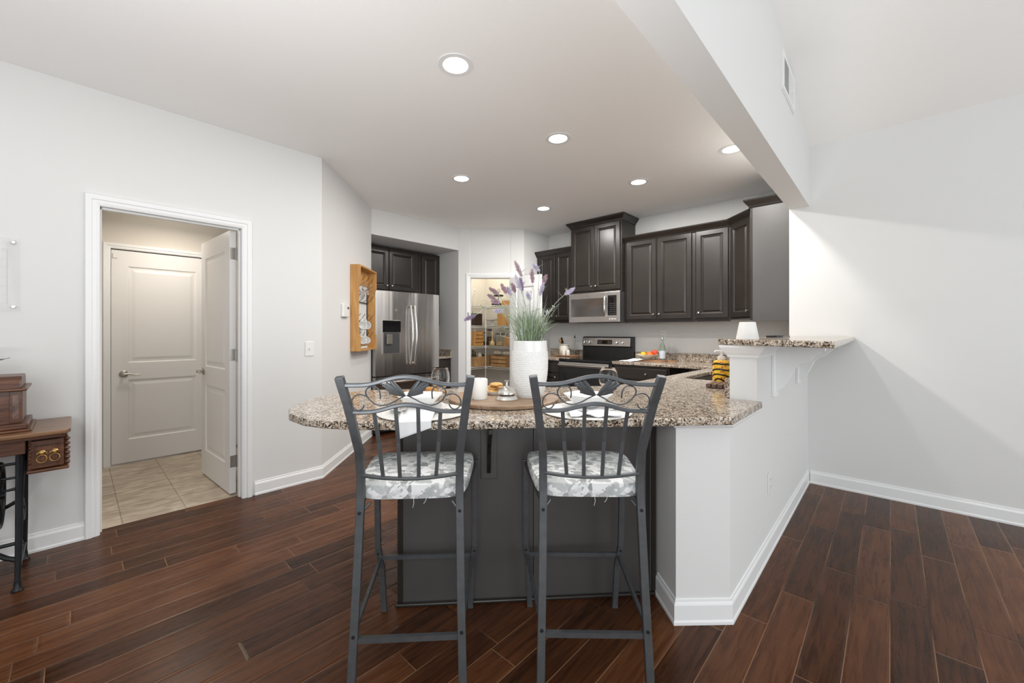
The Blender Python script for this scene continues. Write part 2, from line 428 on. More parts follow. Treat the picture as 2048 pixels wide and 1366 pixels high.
def obj(name, b, m, parent=None, smooth=False, bevel=0.0, solid=0.0, seg=2):
    me = bpy.data.meshes.new(name)
    me.from_pydata([tuple(v) for v in b.v], [], b.f)
    me.validate(); me.update()
    import bmesh
    bm = bmesh.new(); bm.from_mesh(me)
    bmesh.ops.recalc_face_normals(bm, faces=bm.faces)
    bm.to_mesh(me); bm.free()
    if smooth:
        for p in me.polygons: p.use_smooth = True
        me.set_sharp_from_angle(angle=math.radians(smooth if smooth is not True else 40))
    me.materials.append(M[m] if isinstance(m, str) else m)
    o = bpy.data.objects.new(name, me); COL.objects.link(o)
    if parent is not None: o.parent = parent
    if solid:
        md = o.modifiers.new('thick', 'SOLIDIFY'); md.thickness = solid
    if bevel:
        md = o.modifiers.new('bevel', 'BEVEL'); md.width = bevel; md.segments = seg; md.limit_method = 'ANGLE'; md.angle_limit = math.radians(35)
        md.harden_normals = False
    return o
def tag(o, label, cat, group=None, kind=None):
    o['label'] = label; o['category'] = cat
    if group: o['group'] = group
    if kind: o['kind'] = kind
    return o
def thing(name, label, cat, loc=(0,0,0), rz=0.0, group=None):
    o = bpy.data.objects.new(name, None); COL.objects.link(o)
    o.empty_display_size = 0.05
    o.location = loc; o.rotation_euler = (0, 0, rz)
    return tag(o, label, cat, group)
def struct(name, b, m, **kw):
    o = obj(name, b, m, **kw); o['kind'] = 'structure'; return o
def sthing(name, loc=(0,0,0), rz=0.0):
    o = bpy.data.objects.new(name, None); COL.objects.link(o); o.location = loc; o.rotation_euler = (0,0,rz); o['kind'] = 'structure'; return o
def dup(root, loc, rz=None, label=None):
    def cp(o, par):
        c = o.copy(); COL.objects.link(c); c.parent = par
        for ch in list(o.children): cp(ch, c)
        return c
    r = cp(root, None); r.location = loc
    if rz is not None: r.rotation_euler = (0, 0, rz)
    if label: r['label'] = label
    return r
def ab(a, b, z=0.0): return ((a+b)*S, (b-a)*S, z)
R45 = -PI/4
def rect_loop(x0, x1, z0, z1, y): return [(x0,y,z0),(x1,y,z0),(x1,y,z1),(x0,y,z1)]
def raised(b, x0, x1, z0, z1, fr=0.055, t=0.02, y=0.0, m=None):
    R = []
    for ins, yy in ((0, 0), (0, -t+.003), (.003, -t), (fr-.006, -t), (fr, -t+.004), (fr+.004, -t+.010), (fr+.010, -t+.011), (fr+.028, -t+.003), (fr+.031, -t+.003)):
        R.append(rect_loop(x0+ins, x1-ins, z0+ins, z1-ins, y+yy))
    return b.rings(R, m)
def knob(par, x, z, y=-0.02, r=0.013, name='knob', m='chrome'):
    mt = Matrix.Translation((x, y, z)) @ Matrix.Rotation(PI/2, 4, 'X')
    b = B().lathe([(0.005, 0), (0.005, 0.010), (r*0.9, 0.014), (r, 0.019), (r*0.85, 0.025), (0, 0.028)], 16, m=mt)
    return obj(name, b, m, par, smooth=True)

# ------------------------------------------------------------------ room shell
H = 2.74
fl = B().prism([(-4,-4),(5.3,-4),(5.3,5.45),(1.9,5.45),(1.87,5.38),(1.87,4.0),(1.52,3.63),(-4,3.63)], -0.06, 0.0)
struct('floor', fl, 'floor')
tf = B().prism([(0.0,3.631),(1.515,3.631),(1.869,4.0),(1.869,5.38),(0.0,5.38)], -0.06, 0.0)
struct('floor', tf, 'tile')
cl = B().prism([(-4,0.60),(5.3,0.60),(5.3,5.45),(-4,5.45)], H, H+0.12)
struct('ceiling', cl, 'ceiling')
zs = lambda x: 2.79+0.26*(4.2-x)
slope = B().add([(-4,-4,zs(-4)),(4.35,-4,zs(4.35)),(4.35,.50,zs(4.35)),(-4,.50,zs(-4)),(-4,-4,zs(-4)+.12),(4.35,-4,zs(4.35)+.12),(4.35,.50,zs(4.35)+.12),(-4,.50,zs(-4)+.12)],
    [(3,2,1,0),(4,5,6,7),(0,1,5,4),(1,2,6,5),(2,3,7,6),(3,0,4,7)])
struct('ceiling', slope, 'ceiling')
struct('wall_header', B().box(-4, 4.2, .494, .633, 2.298, 5.0), 'wall')
struct('wall_right', B().box(4.2, 4.33, -4, .633, 0, 2.9), 'wall')
struct('wall_kitchen_side', B().box(4.33, 5.09, .5, .633, 0, 2.9), 'wall')
struct('wall_range', B().box(5.09, 5.21, .5, 5.45, 0, 2.9), 'wall')
T = .12
OX0, OX1, OZ = .102, .858, 2.03
lw = B().box(-4, OX0-.012, 3.54, 3.66, 0, H+.05).box(OX0-.012, OX1+.012, 3.54, 3.66, OZ+.012, H+.05)
lw.prism([(OX1+.012,3.54),(1.452,3.54),(2.445,4.533),(2.445,5.42),(2.36,5.42),(2.36,4.60),(1.42,3.66),(OX1+.012,3.66)], 0, H+.05)
struct('wall_left', lw, 'wall')
# fridge alcove
struct('wall_alcove', B().box(2.36, 3.94, 5.30, 5.42, 0, H).box(2.446, 3.815, 4.54, 5.30, 2.43, H+.05), 'wall')
pw = B().prism([(3.815,4.545),(3.93,4.43),(3.945,4.425),(4.025,4.505),(3.935,4.60),(3.935,5.30),(3.815,5.30)], 0, H+.05)
pw.prism([(3.945,4.424),(4.356,4.013),(4.436,4.093),(4.025,4.504)], 2.045, H+.05)
pw.prism([(4.357,4.012),(4.492,3.875),(5.09,3.875),(5.09,3.99),(4.545,3.99),(4.437,4.092)], 0, H+.05)
struct('wall_pantry', pw, 'wall')
struct('wall_pantry_back', B().box(3.935, 5.09, 5.31, 5.42, 0, H).box(5.085, 5.089, 3.99, 5.31, 0, H), 'pantry')
# laundry
struct('wall_laundry', B().box(-.02, .10, 3.66, 5.262, 0, 2.6).box(1.875, 1.98, 4.2, 5.262, 0, 2.6)
       .box(-.02, .215, 5.262, 5.38, 0, 2.6).box(1.0, 1.98, 5.262, 5.38, 0, 2.6).box(.215, 1.0, 5.262, 5.38, 2.03, 2.6).box(.215, 1.0, 5.36, 5.38, 0, 2.03), 'laundry')
struct('ceiling', B().prism([(-.02,3.665),(1.40,3.665),(1.98,4.28),(1.98,5.38),(-.02,5.38)], 2.44, 2.5), 'ceiling')
# half wall with the angled pillar, and the bar wall above it
hw = B().prism([ab(.782,1.733)[:2], (1.945,.505), (4.2,.505), (4.2,.633), (2.19,.633), (1.967,.861)], 0, .860)
hw.box(2.43, 4.2, .505, .633, .86, 1.183)
struct('wall_peninsula', hw, 'wall')

BB = [(0,0),(.016,0),(.016,.012),(.012,.02),(.012,.082),(.009,.09),(.006,.094),(.005,.104),(0,.106)]
def bboard(name, path): struct(name, B().sweep(path, BB), 'trim')
bboard('baseboard_left', [(-4,3.54),(OX0-.062,3.54)])
bboard('baseboard_left', [(OX1+.085,3.54),(1.452,3.54),(2.445,4.533)])
p0 = ab(.782,1.925)[:2]; p1 = ab(.782,1.733)[:2]
# travel so that the room lies to the right
bboard('baseboard_peninsula', [p0, p1, (1.945,.505), (4.2,.505)])
bboard('baseboard_right', [(4.2,.488),(4.2,-4)])
bboard('baseboard_laundry', [(.10,3.67),(.10,5.262),(.15,5.262)])
# door casing of the laundry opening
CAS = [(0,0),(.0,.007),(.012,.012),(.028,.012),(.032,.018),(.058,.020),(.063,.013),(.066,.0)]
def casing(name, x0, x1, z1, m=None, w=.066):
    # frame of three mitred boards, room side is -y
    b = B(); 
    def loop(o, y): return [(x0-o, y, 0), (x0-o, y, z1+o), (x1+o, y, z1+o), (x1+o, y, 0)]
    prof = [(o*w/.066, -h) for o, h in CAS]
    vs = []; fs = []
    for o, y in prof: vs += loop(o, y)
    q = len(prof)
    for i in range(q-1):
        for k in range(3): fs.append((i*4+k, i*4+k+1, (i+1)*4+k+1, (i+1)*4+k))
    for k in range(3): fs.append((k, (q-1)*4+k, (q-1)*4+k+1, k+1))
    for k in (0, 3): fs.append(tuple(i*4+k for i in range(q)))
    b.add(vs, fs, m)
    return struct(name, b, 'trim')
casing('trim_1', OX0-.004, OX1+.004, OZ+.004, Matrix.Translation((0,3.54,0)))
jb = B().box(OX0-.012, OX0, 3.535, 3.66, 0, OZ).box(OX1, OX1+.012, 3.535, 3.66, 0, OZ).box(OX0-.012, OX1+.012, 3.535, 3.66, OZ, OZ+.012)
jb.box(OX0, OX0+.010, 3.58, 3.615, 0, OZ).box(OX1-.010, OX1, 3.58, 3.615, 0, OZ).box(OX0, OX1, 3.58, 3.615, OZ-.010, OZ)
struct('trim_2', jb, 'trim', bevel=.002)
casing('trim_3', .222, .985, 2.03, Matrix.Translation((0,5.262,0)), .055)
PM = Matrix.Translation((3.938,4.432,0)) @ Matrix.Rotation(R45, 4, 'Z')
casing('trim_4', 0, .585, 2.04, PM, .06)
struct('trim_5', B().box(0, .008, 0, .115, 0, 2.04, PM).box(.577, .585, 0, .115, 0, 2.04, PM).box(0, .585, 0, .115, 2.032, 2.04, PM), 'trim')
# trims of the half wall
UT = [(0,.842),(.010,.842),(.016,.850),(.016,.860),(0,.860)]
struct('trim_6', B().sweep([p0, p1, (1.945,.505), (2.43,.505)], UT), 'trim')
CR = [(0,1.118),(.008,1.118),(.010,1.128),(.014,1.134),(.020,1.140),(.034,1.160),(.040,1.170),(.042,1.182),(0,1.182)]
struct('trim_7', B().sweep([(2.62,.633),(2.43,.633),(2.43,.505),(4.19,.505)], CR), 'trim')

# ------------------------------------------------------------------ doors
def panel_door(par, wd, ht, th, lockz, name_m='door'):
    # slab with two raised panels on both faces; local x along width, front -y
    b = B()
    for sgn in (1, -1):
        y0 = -th/2*sgn
        st = .115
        zb, zm0, zm1, zt = .215, lockz-.115, lockz+.045, ht-.145
        # front skin: frame quads + panels
        xs = [0, st, wd-st, wd]; zz = [0, zb, zm0, zm1, zt, ht]
        for i in range(3):
            for j in range(5):
                if i == 1 and j in (1, 3):
                    R = [rect_loop(xs[1]+o, xs[2]-o, zz[j]+o, zz[j+1]-o, y0+d*sgn) for o, d in ((0,0),(.010,.009),(.026,.009),(.052,.003),(.056,.003))]
                    b.rings(R, close_back=False)
                else:
                    b.add(rect_loop(xs[i], xs[i+1], zz[j], zz[j+1], y0), [(0,1,2,3)])
    b.add([(0,-th/2,0),(0,th/2,0),(0,th/2,ht),(0,-th/2,ht),(wd,-th/2,0),(wd,th/2,0),(wd,th/2,ht),(wd,-th/2,ht)], [(0,1,2,3),(4,5,6,7),(0,1,5,4),(3,2,6,7)])
    import bmesh
    return obj('door_leaf', b, name_m, par)
def lever(par, x, z, y, sgn, side=-1):
    # sgn: lever points +x or -x ; side: -1 front
    mt = Matrix.Translation((x, y, z)) @ Matrix.Rotation(PI/2*(1 if side < 0 else -1), 4, 'X')
    b = B().lathe([(.033,0),(.033,.004),(.028,.009),(.012,.012),(.011,.045),(.014,.05),(0,.052)], 24, m=mt)
    o = obj('handle_rose', b, 'nickel', par, smooth=True)
    yy = y+side*.045
    pts = [(x,yy,z),(x+sgn*.03,yy,z+.003),(x+sgn*.06,yy,z-.004),(x+sgn*.09,yy,z-.010),(x+sgn*.115,yy,z-.006)]
    obj('lever', B().tube(pts, [.009,.009,.0075,.006,.005], 10), 'nickel', o, smooth=True)
    return o
d1 = sthing('door_1', (.226, 5.29, .012))
panel_door(d1, .755, 2.008, .044, .90)
lever(d1, .085, .84, -.022, 1)
obj('door_sensor', B().box(.010, .042, -.032, -.022, 1.93, 1.975), 'plastic', d1, bevel=.003)
struct('trim_8', B().box(.222, .985, 5.262, 5.34, 0, .013), 'nickel')
# open door, hinged on the right jamb and swung into the laundry room
th = math.radians(93.4)
d2 = sthing('door_2', (.862, 3.678, .010), th)
leaf = panel_door(d2, .755, 2.02, .042, .90)
leaf.location = (0, .030, 0)
lv = lever(d2, .69, .90, .051, -1, 1)
lv2 = lever(d2, .69, .90, .009, -1, -1)
for z in (.20, 1.02, 1.80):
    hb = B().box(-.0015, .0, .012, .048, z, z+.09)
    hb.cyl((-.004, .006, z-.004), (-.004, .006, z+.094), .0065, 10)
    hb.box(-.006, -.0015, .0, .012, z+.01, z+.08)
    obj('hinge', hb, 'nickel', d2)
# pantry door, hinged on the right, opened towards the kitchen
d3 = sthing('door_3', (4.352, 3.985, .010), math.radians(-90))
leaf = panel_door(d3, .555, 2.02, .036, .90, 'trim'); leaf.location = (0, -.02, 0)
knob(d3, .50, .93, -.038, .022, 'door_knob', 'nickel')
obj('hinge', B().box(-.004,.0,-.036,-.004,1.75,1.84), 'nickel', d3)
st = thing('strike_plate', 'small black latch plate on the left jamb of the pantry door frame', 'latch', (3.935, 4.431, 1.50), R45)
obj('plate', B().box(-.030, -.020, -.022, -.018, -.03, .03), 'black', st); 

# ------------------------------------------------------------------ hardware on walls
def wall_plate(label, cat, loc, rz, kind):
    t = thing('wall_plate', label, cat, loc, rz)
    obj('plate', B().box(-.036, .036, -.006, 0, -.06, .06), 'plastic', t, bevel=.003)
    if kind == 'switch':
        obj('toggle', B().box(-.005, .005, -.016, -.006, -.008, .012), 'plastic', t, bevel=.002)
    else:
        for z in (-.021, .021):
            s = obj('socket', B().box(-.016, .016, -.0085, -.006, z-.014, z+.014), 'plastic', t, bevel=.004)
            obj('slot', B().box(-.008, -.006, -.0088, -.0084, z-.004, z+.006).box(.006, .008, -.0088, -.0084, z-.004, z+.006), 'gasket', s)
    return t
wall_plate('white light switch plate left of the angled wall corner', 'light switch', (1.35, 3.54, 1.11), 0, 'switch')
wall_plate('white electrical outlet low on the white half wall', 'outlet', (2.72, .505, .395), 0, 'outlet')
wall_plate('white outlet plate on the backsplash wall left of the stove', 'outlet', (5.09, 3.40, 1.16), -PI/2, 'outlet')
wall_plate('white outlet plate on the backsplash wall behind the green bottle', 'outlet', (5.09, 2.08, 1.215), -PI/2, 'outlet')
# thermostat
t = thing('thermostat', 'white thermostat with small grey display on the angled wall', 'thermostat', (1.812, 3.900, 1.458), PI/4)
obj('case', B().box(-.078, .078, -.030, 0, -.062, .068), 'plastic', t, bevel=.010, seg=3)
obj('display', B().box(.018, .058, -.0312, -.029, .018, .040), 'gasket', t)
obj('cover_seam', B().box(-.012, -.010, -.0308, -.029, -.055, .06), 'white', t)
# air vent on the header wall
t = thing('air_vent', 'white return air vent high on the header wall', 'vent', (3.225, .494, 2.885), 0)
obj('frame', B().box(-.21,.21,-.006,0,-.125,.125).box(-.20,-.17,-.010,-.006,-.115,.115).box(.17,.20,-.010,-.006,-.115,.115).box(-.17,.17,-.010,-.006,.09,.115).box(-.17,.17,-.010,-.006,-.115,-.09), 'trim', t, bevel=.002)
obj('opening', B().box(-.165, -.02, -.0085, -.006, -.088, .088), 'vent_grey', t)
for i in range(8):
    obj('louver', B().box(-.015, .168, -.010, -.0065, -.085+i*.022, -.071+i*.022), 'trim', t)
# acrylic calendar
t = thing('acrylic_calendar', 'clear acrylic wall calendar with faint grid lines and chrome standoffs', 'wall calendar', (-.216, 3.54, 1.37), 0)
obj('panel', B().box(-.60, 0, -.018, -.014, 0, .40), 'acrylic', t, bevel=.001)
gl = B()
for i in range(7): gl.box(-.58, -.045, -.0195, -.0185, .035+i*.05, .0362+i*.05)
for i in range(8): gl.box(-.58+i*.0764, -.5788+i*.0764, -.0195, -.0185, .035, .336)
obj('grid_lines', gl, 'print', t)
for x in (-.58, -.022):
    for z in (.022, .378):
        obj('standoff', B().lathe([(.009,0),(.009,.022),(.007,.024),(0,.024)], 16, m=Matrix.Translation((x,0,z)) @ Matrix.Rotation(PI/2, 4, 'X')), 'chrome', t, smooth=True)
# ------------------------------------------------------------------ recessed lights
spots = [((1.457,1.761), 'nearest recessed ceiling light, showing its grey trim ring'),
         ((2.555,1.859), 'recessed ceiling light in the middle of the ceiling, second nearest to the camera'),
         ((2.577,3.025), 'leftmost of the far recessed ceiling lights, ahead of the refrigerator'),
         ((3.849,1.821), 'recessed ceiling light in front of the tall range cabinet'),
         ((3.677,0.94), 'recessed ceiling light half hidden by the ceiling beam'),
         ((3.888,3.045), 'farthest recessed ceiling light, above the pantry corner')]
root = None
for k_, ((x, y), lab) in enumerate(spots):
    if root is None:
        root = thing('recessed_light', lab, 'ceiling light', (x, y, H), 0, 'recessed ceiling lights')
        obj('trim_ring', B().lathe([(.070,.0),(.072,-.004),(.098,-.004),(.100,0),(.070,0)], 40), 'trim', root, smooth=True)
        obj('reflector', B().lathe([(.070,-.003),(.062,-.0005),(.060,-.0005)], 40), 'can_inner', root)
        obj('lens', B().lathe([(0,-.0012),(.069,-.0030)], 40), 'can_lit', root)
    else:
        dup(root, (x, y, H), None, lab)
    area('can_light', (x, y, H-.012), (0, 0, 0), .13, CAN_POWER*CAN_GAIN[k_], CAN_COLOR, disk=True)
t = thing('dome_light', 'round white flush dome light on the laundry room ceiling', 'ceiling light', (.655, 4.72, 2.44), 0)
obj('base', B().lathe([(.15,0),(.15,-.03),(.14,-.035),(.14,0)], 40), 'trim', t, smooth=True)
obj('dome', B().lathe([(.145,-.03),(.14,-.07),(.11,-.105),(.06,-.125),(0,-.13)], 40), 'dome_lit', t, smooth=True)
area('laundry_lamp', (.655, 4.72, 2.29), (0,0,0), .26, 7.0, (1.0,.91,.80), disk=True)
area('pantry_lamp', (4.60, 4.75, 2.70), (0,0,0), .2, 10, (1.0,.91,.77), disk=True)
tp = thing('pantry_light', 'small round light on the pantry ceiling', 'ceiling light', (4.60, 4.75, H), 0)
obj('lens', B().lathe([(0,-.03),(.10,-.028),(.11,0)], 24), 'dome_lit', tp, smooth=True)
# ------------------------------------------------------------------ worktops
CT, CB = .895, .862
bk = [(.80,2.69),(.31,2.634),(-.45,2.568),(-.70,2.545),(-.80,2.50),(-.885,2.425),(-.945,2.33),(-.978,2.20),(-.984,2.06),(-.962,1.93),(-.90,1.81),(-.80,1.715),(-.69,1.66),(-.57,1.634),(-.40,1.625),(-.06,1.630),(.15,1.645),(.70,1.664)]
WP = [(4.45,1.30)] + [ab(*p)[:2] for p in bk] + [(1.895,.48),(2.428,.48),(2.428,.637),(5.086,.637),(5.086,2.443),(4.45,2.443)]
def rrect(x0, x1, y0, y1, r, n=5):
    P = []
    for cx, cy, a0 in ((x1-r,y1-r,0),(x0+r,y1-r,PI/2),(x0+r,y0+r,PI),(x1-r,y0+r,1.5*PI)):
        for k in range(n+1):
            a = a0+PI/2*k/n; P.append((cx+r*math.cos(a), cy+r*math.sin(a)))
    return P
SINK = rrect(3.23, 3.98, .78, 1.185, .09)
wt = obj('worktop', B().prism(WP, CB, CT, [SINK]), 'granite', bevel=.007, seg=3)
tag(wt, 'speckled granite worktop with rounded peninsula end, running round to the stove', 'countertop')
wt2 = obj('worktop', B().box(4.45, 5.086, 3.212, 3.868, CB, CT), 'granite', bevel=.007, seg=3)
tag(wt2, 'short granite worktop between the stove and the pantry corner', 'countertop')
wt3 = obj('worktop', B().box(3.46, 3.812, 4.686, 5.29, CB, CT), 'granite', bevel=.007, seg=3)
tag(wt3, 'small granite worktop right of the refrigerator', 'countertop')
tag(obj('backsplash', B().box(5.066, 5.088, .662, 2.443, CT, .992), 'granite', bevel=.004), 'low granite backsplash strip along the wall right of the stove', 'backsplash')
tag(obj('backsplash', B().box(5.066, 5.088, 3.212, 3.84, CT, .992), 'granite', bevel=.004), 'low granite backsplash strip left of the stove', 'backsplash')
tag(obj('backsplash', B().box(2.434, 5.064, .635, .659, CT, 1.0), 'granite', bevel=.004), 'low granite backsplash on the kitchen side of the half wall', 'backsplash')
tag(obj('backsplash', B().box(3.792, 3.813, 4.70, 5.27, CT, .99), 'granite', bevel=.004), 'low granite backsplash on the alcove wall by the refrigerator', 'backsplash')
bar = obj('bar_counter', B().prism([(2.42,.69),(2.19,.172),(4.197,.205),(4.197,.69)], 1.183, 1.2135), 'granite', bevel=.008, seg=3)
tag(bar, 'raised granite bar top above the white half wall', 'countertop')
sk = thing('sink', 'undermount steel sink in the granite worktop behind the bar', 'sink', (3.605, .982, .70))
sb = B().prism(rrect(-.385,.385,-.215,.215,.10), 0, .158, [rrect(-.375,.375,-.205,.205,.09)]).prism(rrect(-.38,.38,-.21,.21,.10), -.004, .003)
obj('basin', sb, 'steelsink', sk)
obj('drain', B().lathe([(.045,.003),(.045,.006),(.02,.005),(0,.004)], 24), 'chrome', sk, smooth=True)
# brackets under the bar
def corbel(x, label):
    t = thing('bracket', label, 'bracket', (x, .505, .875), 0, 'white brackets under the bar')
    b = B(); pr = [(0,.306),(-.245,.306),(-.245,.272),(-.225,.268),(-.20,.245),(-.165,.205),(-.13,.190),(-.105,.165),(-.088,.125),(-.072,.085),(-.055,.055),(-.030,.035),(-.018,.03),(0,.03)]
    n = len(pr); vs = [(-.022, y, z) for y, z in pr]+[(.022, y, z) for y, z in pr]
    b.add(vs, [tuple(range(n))[::-1], tuple(range(n, 2*n))]+[(i, (i+1) % n, (i+1) % n+n, i+n) for i in range(n)])
    obj('scroll_arm', b, 'trim', t, bevel=.003)
    obj('back_plate', B().box(-.05, .05, -.018, 0, 0, .30), 'trim', t, bevel=.004)
corbel(2.83, 'white scrolled bracket under the bar top, nearer the post')
corbel(3.66, 'white scrolled bracket under the bar top, farther along by the right wall')

# ------------------------------------------------------------------ peninsula cabinet
pc = thing('peninsula_cabinet', 'dark espresso peninsula cabinet back with plain panels behind the stools', 'cabinet', ab(-.437,1.871), R45+math.radians(2.64))
W = 1.21
obj('body', B().box(0, W, .022, .60, .095, .858), 'espresso_flat', pc)
obj('panel', B().box(.0, .62, .004, .022, .0, .858), 'espresso_flat', pc, bevel=.002)
obj('panel', B().box(.622, W, .004, .022, .0, .858), 'espresso_flat', pc, bevel=.002)
obj('corner_strip', B().box(-.004, .020, -.002, .012, .018, .858), 'espresso', pc, bevel=.002)
obj('corner_strip', B().box(W-.020, W, -.004, .012, .018, .858).box(W-.045, W-.028, -.001, .012, .018, .858), 'espresso', pc, bevel=.002)
obj('side_panel', B().box(-.004, .0, .004, .60, .0, .858), 'espresso', pc)
obj('shoe_moulding', B().box(-.012, W, -.014, .004, 0, .017), 'espresso', pc, bevel=.006)
bp = obj('bracket_plate', B().box(.375, .451, -.010, .004, .575, .858), 'espresso_flat', pc, bevel=.002)
cb = B(); pr = [(-.010,.855),(-.235,.855),(-.235,.835),(-.20,.82),(-.16,.80),(-.12,.765),(-.08,.74),(-.055,.70),(-.045,.65),(-.03,.615),(-.010,.60)]
n = len(pr); cb.add([(.404,y,z) for y,z in pr]+[(.421,y,z) for y,z in pr], [tuple(range(n))[::-1], tuple(range(n,2*n))]+[(i,(i+1)%n,(i+1)%n+n,i+n) for i in range(n)])
obj('corbel', cb, 'espresso', pc, bevel=.002)

# ------------------------------------------------------------------ kitchen cabinets
KW = -PI/2   # range wall: local x -> -Y, local y -> +X
CP = [(0,-.075),(.008,-.075),(.012,-.066),(.014,-.058),(.030,-.040),(.044,-.022),(.050,-.012),(.052,0),(0,0)]
def crown(par, path, ztop, k=1.0):
    return obj('crown_moulding', B().sweep(path, [(o*k, ztop+z*k) for o, z in CP]), 'espresso', par)
def upper(label, loc, rz, wd, dp, z0, z1, doors, knobs, crown_top=None, crown_path=None, group='dark wall cabinets above the range wall'):
    t = thing('wall_cabinet', label, 'cabinet', (loc[0], loc[1], z0), rz, group)
    h = z1-z0
    obj('body', B().box(0, wd, 0, dp, 0, h), 'espresso', t, bevel=.002)
    obj('light_rail', B().box(.004, wd-.004, .004, .02, -.022, 0), 'espresso', t)
    for i, (x0, x1, dz0, dz1) in enumerate(doors):
        d = obj('door', raised(B(), x0, x1, dz0, h-dz1), 'espresso', t, bevel=0)
        if knobs[i] is not None: knob(d, knobs[i], dz0+.055)
    if crown_path: crown(t, crown_path, crown_top-z0)
    return t
upper('dark two-door wall cabinet beside the pantry corner', (4.78, 3.862), KW, .644, .308, 1.398, 2.385,
      [(.055, .338, .022, .020), (.352, .634, .022, .020)], [.305, .385], 2.440, [(.0,.30),(0,0),(.644,0)])
# range cabinet: deeper and taller
upper('tall dark two-door cabinet above the microwave, reaching the ceiling', (4.715, 3.212), KW, .762, .373, 1.765, 2.665,
      [(.022, .372, .030, .015), (.378, .742, .030, .015)], [.345, .405], 2.735, [(0,.37),(0,0),(.762,0),(.762,.37)])
upper('dark two-door wall cabinet right of the microwave', (4.78, 2.446), KW, .855, .308, 1.385, 2.385,
      [(.036, .410, .020, .020), (.430, .818, .020, .020)], [.385, .455], 2.440, [(0,0),(.855,0)])
upper('narrow single-door dark wall cabinet next to the corner cabinet', (4.78, 1.589), KW, .352, .308, 1.385, 2.385,
      [(.008, .335, .020, .020)], [.040], 2.440, [(0,0),(.352,0)])
# diagonal corner cabinet
t = thing('wall_cabinet', 'dark diagonal corner cabinet with one narrow door', 'cabinet', (4.78, 1.236, 1.385), 0, 'dark wall cabinets above the range wall')
obj('body', B().prism([(0,0),(-.276,-.276),(-.276,-.60),(.306,-.60),(.306,0)], 0, 1.0), 'espresso', t)
dm = Matrix.Rotation(math.radians(-135), 4, 'Z')
dd = obj('door', raised(B(), .030, .355, .020, .980, m=dm), 'espresso', t)
kb = knob(dd, .325, .075); kb.matrix_local = dm
obj('crown_moulding', B().sweep([(0,0),(-.276,-.276)], [(o,1.055+z) for o,z in CP]), 'espresso', t)
# end cabinet with plain side panel
t = thing('wall_cabinet', 'dark end cabinet with a plain tall side panel against the right wall', 'cabinet', (4.425, .637, 1.355), 0, 'dark wall cabinets above the range wall')
obj('side_panel', B().box(0, .019, 0, .318, 0, 1.085), 'espresso_flat', t, bevel=.001)
obj('face_frame', B().box(0, .075, .318, .338, .010, 1.085), 'espresso', t, bevel=.002)
obj('body', B().box(.019, .075, 0, .318, .02, 1.08), 'espresso', t)
obj('crown_moulding', B().sweep([(.075,.338),(0,.338),(0,0.004)], [(o,1.150+z) for o,z in CP]), 'espresso', t)
# over-fridge cabinet and the cabinet to its right
t = upper('dark two-door cabinet above the refrigerator', (2.46, 4.985), 0, .965, .31, 1.80, 2.405,
      [(.03, .475, .025, .030), (.485, .905, .025, .030)], [.445, .520], group='dark cabinets in the refrigerator alcove')
t = upper('tall narrow dark cabinet right of the one over the refrigerator', (3.43, 4.985), 0, .380, .31, 1.354, 2.405,
      [(.045, .345, .012, .030)], [.075], group='dark cabinets in the refrigerator alcove')
def base(label, loc, rz, wd, dp, units, group):
    t = thing('base_cabinet', label, 'cabinet', (loc[0], loc[1], 0), rz, group)
    obj('body', B().box(0, wd, 0, dp, .10, CB-.001), 'espresso', t)
    obj('toe_kick', B().box(0, wd, .07, dp, 0, .10), 'cab_in', t)
    for kind, x0, x1, z0, z1, kx, kz in units:
        if kind == 'door': d = obj('door', raised(B(), x0, x1, z0, z1), 'espresso', t)
        else: d = obj('drawer', B().box(x0, x1, -.020, 0, z0, z1), 'espresso', t, bevel=.005)
        if kx is not None: knob(d, kx, kz)
    return t
base('dark base cabinet right of the stove with one wide drawer', (4.475, 2.441), KW, .68, .59,
     [('drawer', .02, .66, .70, .832, .425, .767), ('door', .02, .335, .12, .685, .31, .64), ('door', .345, .66, .12, .685, .37, .64)], 'dark base cabinets')
base('dark base cabinet left of the stove', (4.475, 3.864), KW, .65, .59,
     [('drawer', .10, .635, .70, .832, .37, .767), ('door', .10, .635, .12, .685, .585, .64)], 'dark base cabinets')
base('small dark base cabinet right of the refrigerator', (3.47, 4.715), 0, .340, .575,
     [('drawer', .02, .32, .70, .832, None, 0), ('door', .02, .32, .12, .685, .05, .64)], 'dark base cabinets')
t = thing('base_cabinet', 'dark base cabinet run below the sink worktop', 'cabinet', (2.45, 1.275, 0), 0, 'dark base cabinets')
obj('body', B().prism([(.0,0),(2.0,0),(2.0,-.03),(2.60,-.03),(2.60,-.61),(-.12,-.61),(-.12,-.10)], .10, CB-.001, [rrect(.74,1.57,-.53,-.05,.05)]), 'espresso', t)
obj('toe_kick', B().prism([(.02,-.07),(1.98,-.07),(1.98,-.61),(-.1,-.61),(-.1,-.15)], 0, .10), 'cab_in', t)
for i in range(3):
    d = obj('door', raised(B(), 0, .60, .12, .83, m=Matrix.Translation((.66+.64*i,0,0)) @ Matrix.Rotation(PI,4,'Z')), 'espresso', t)

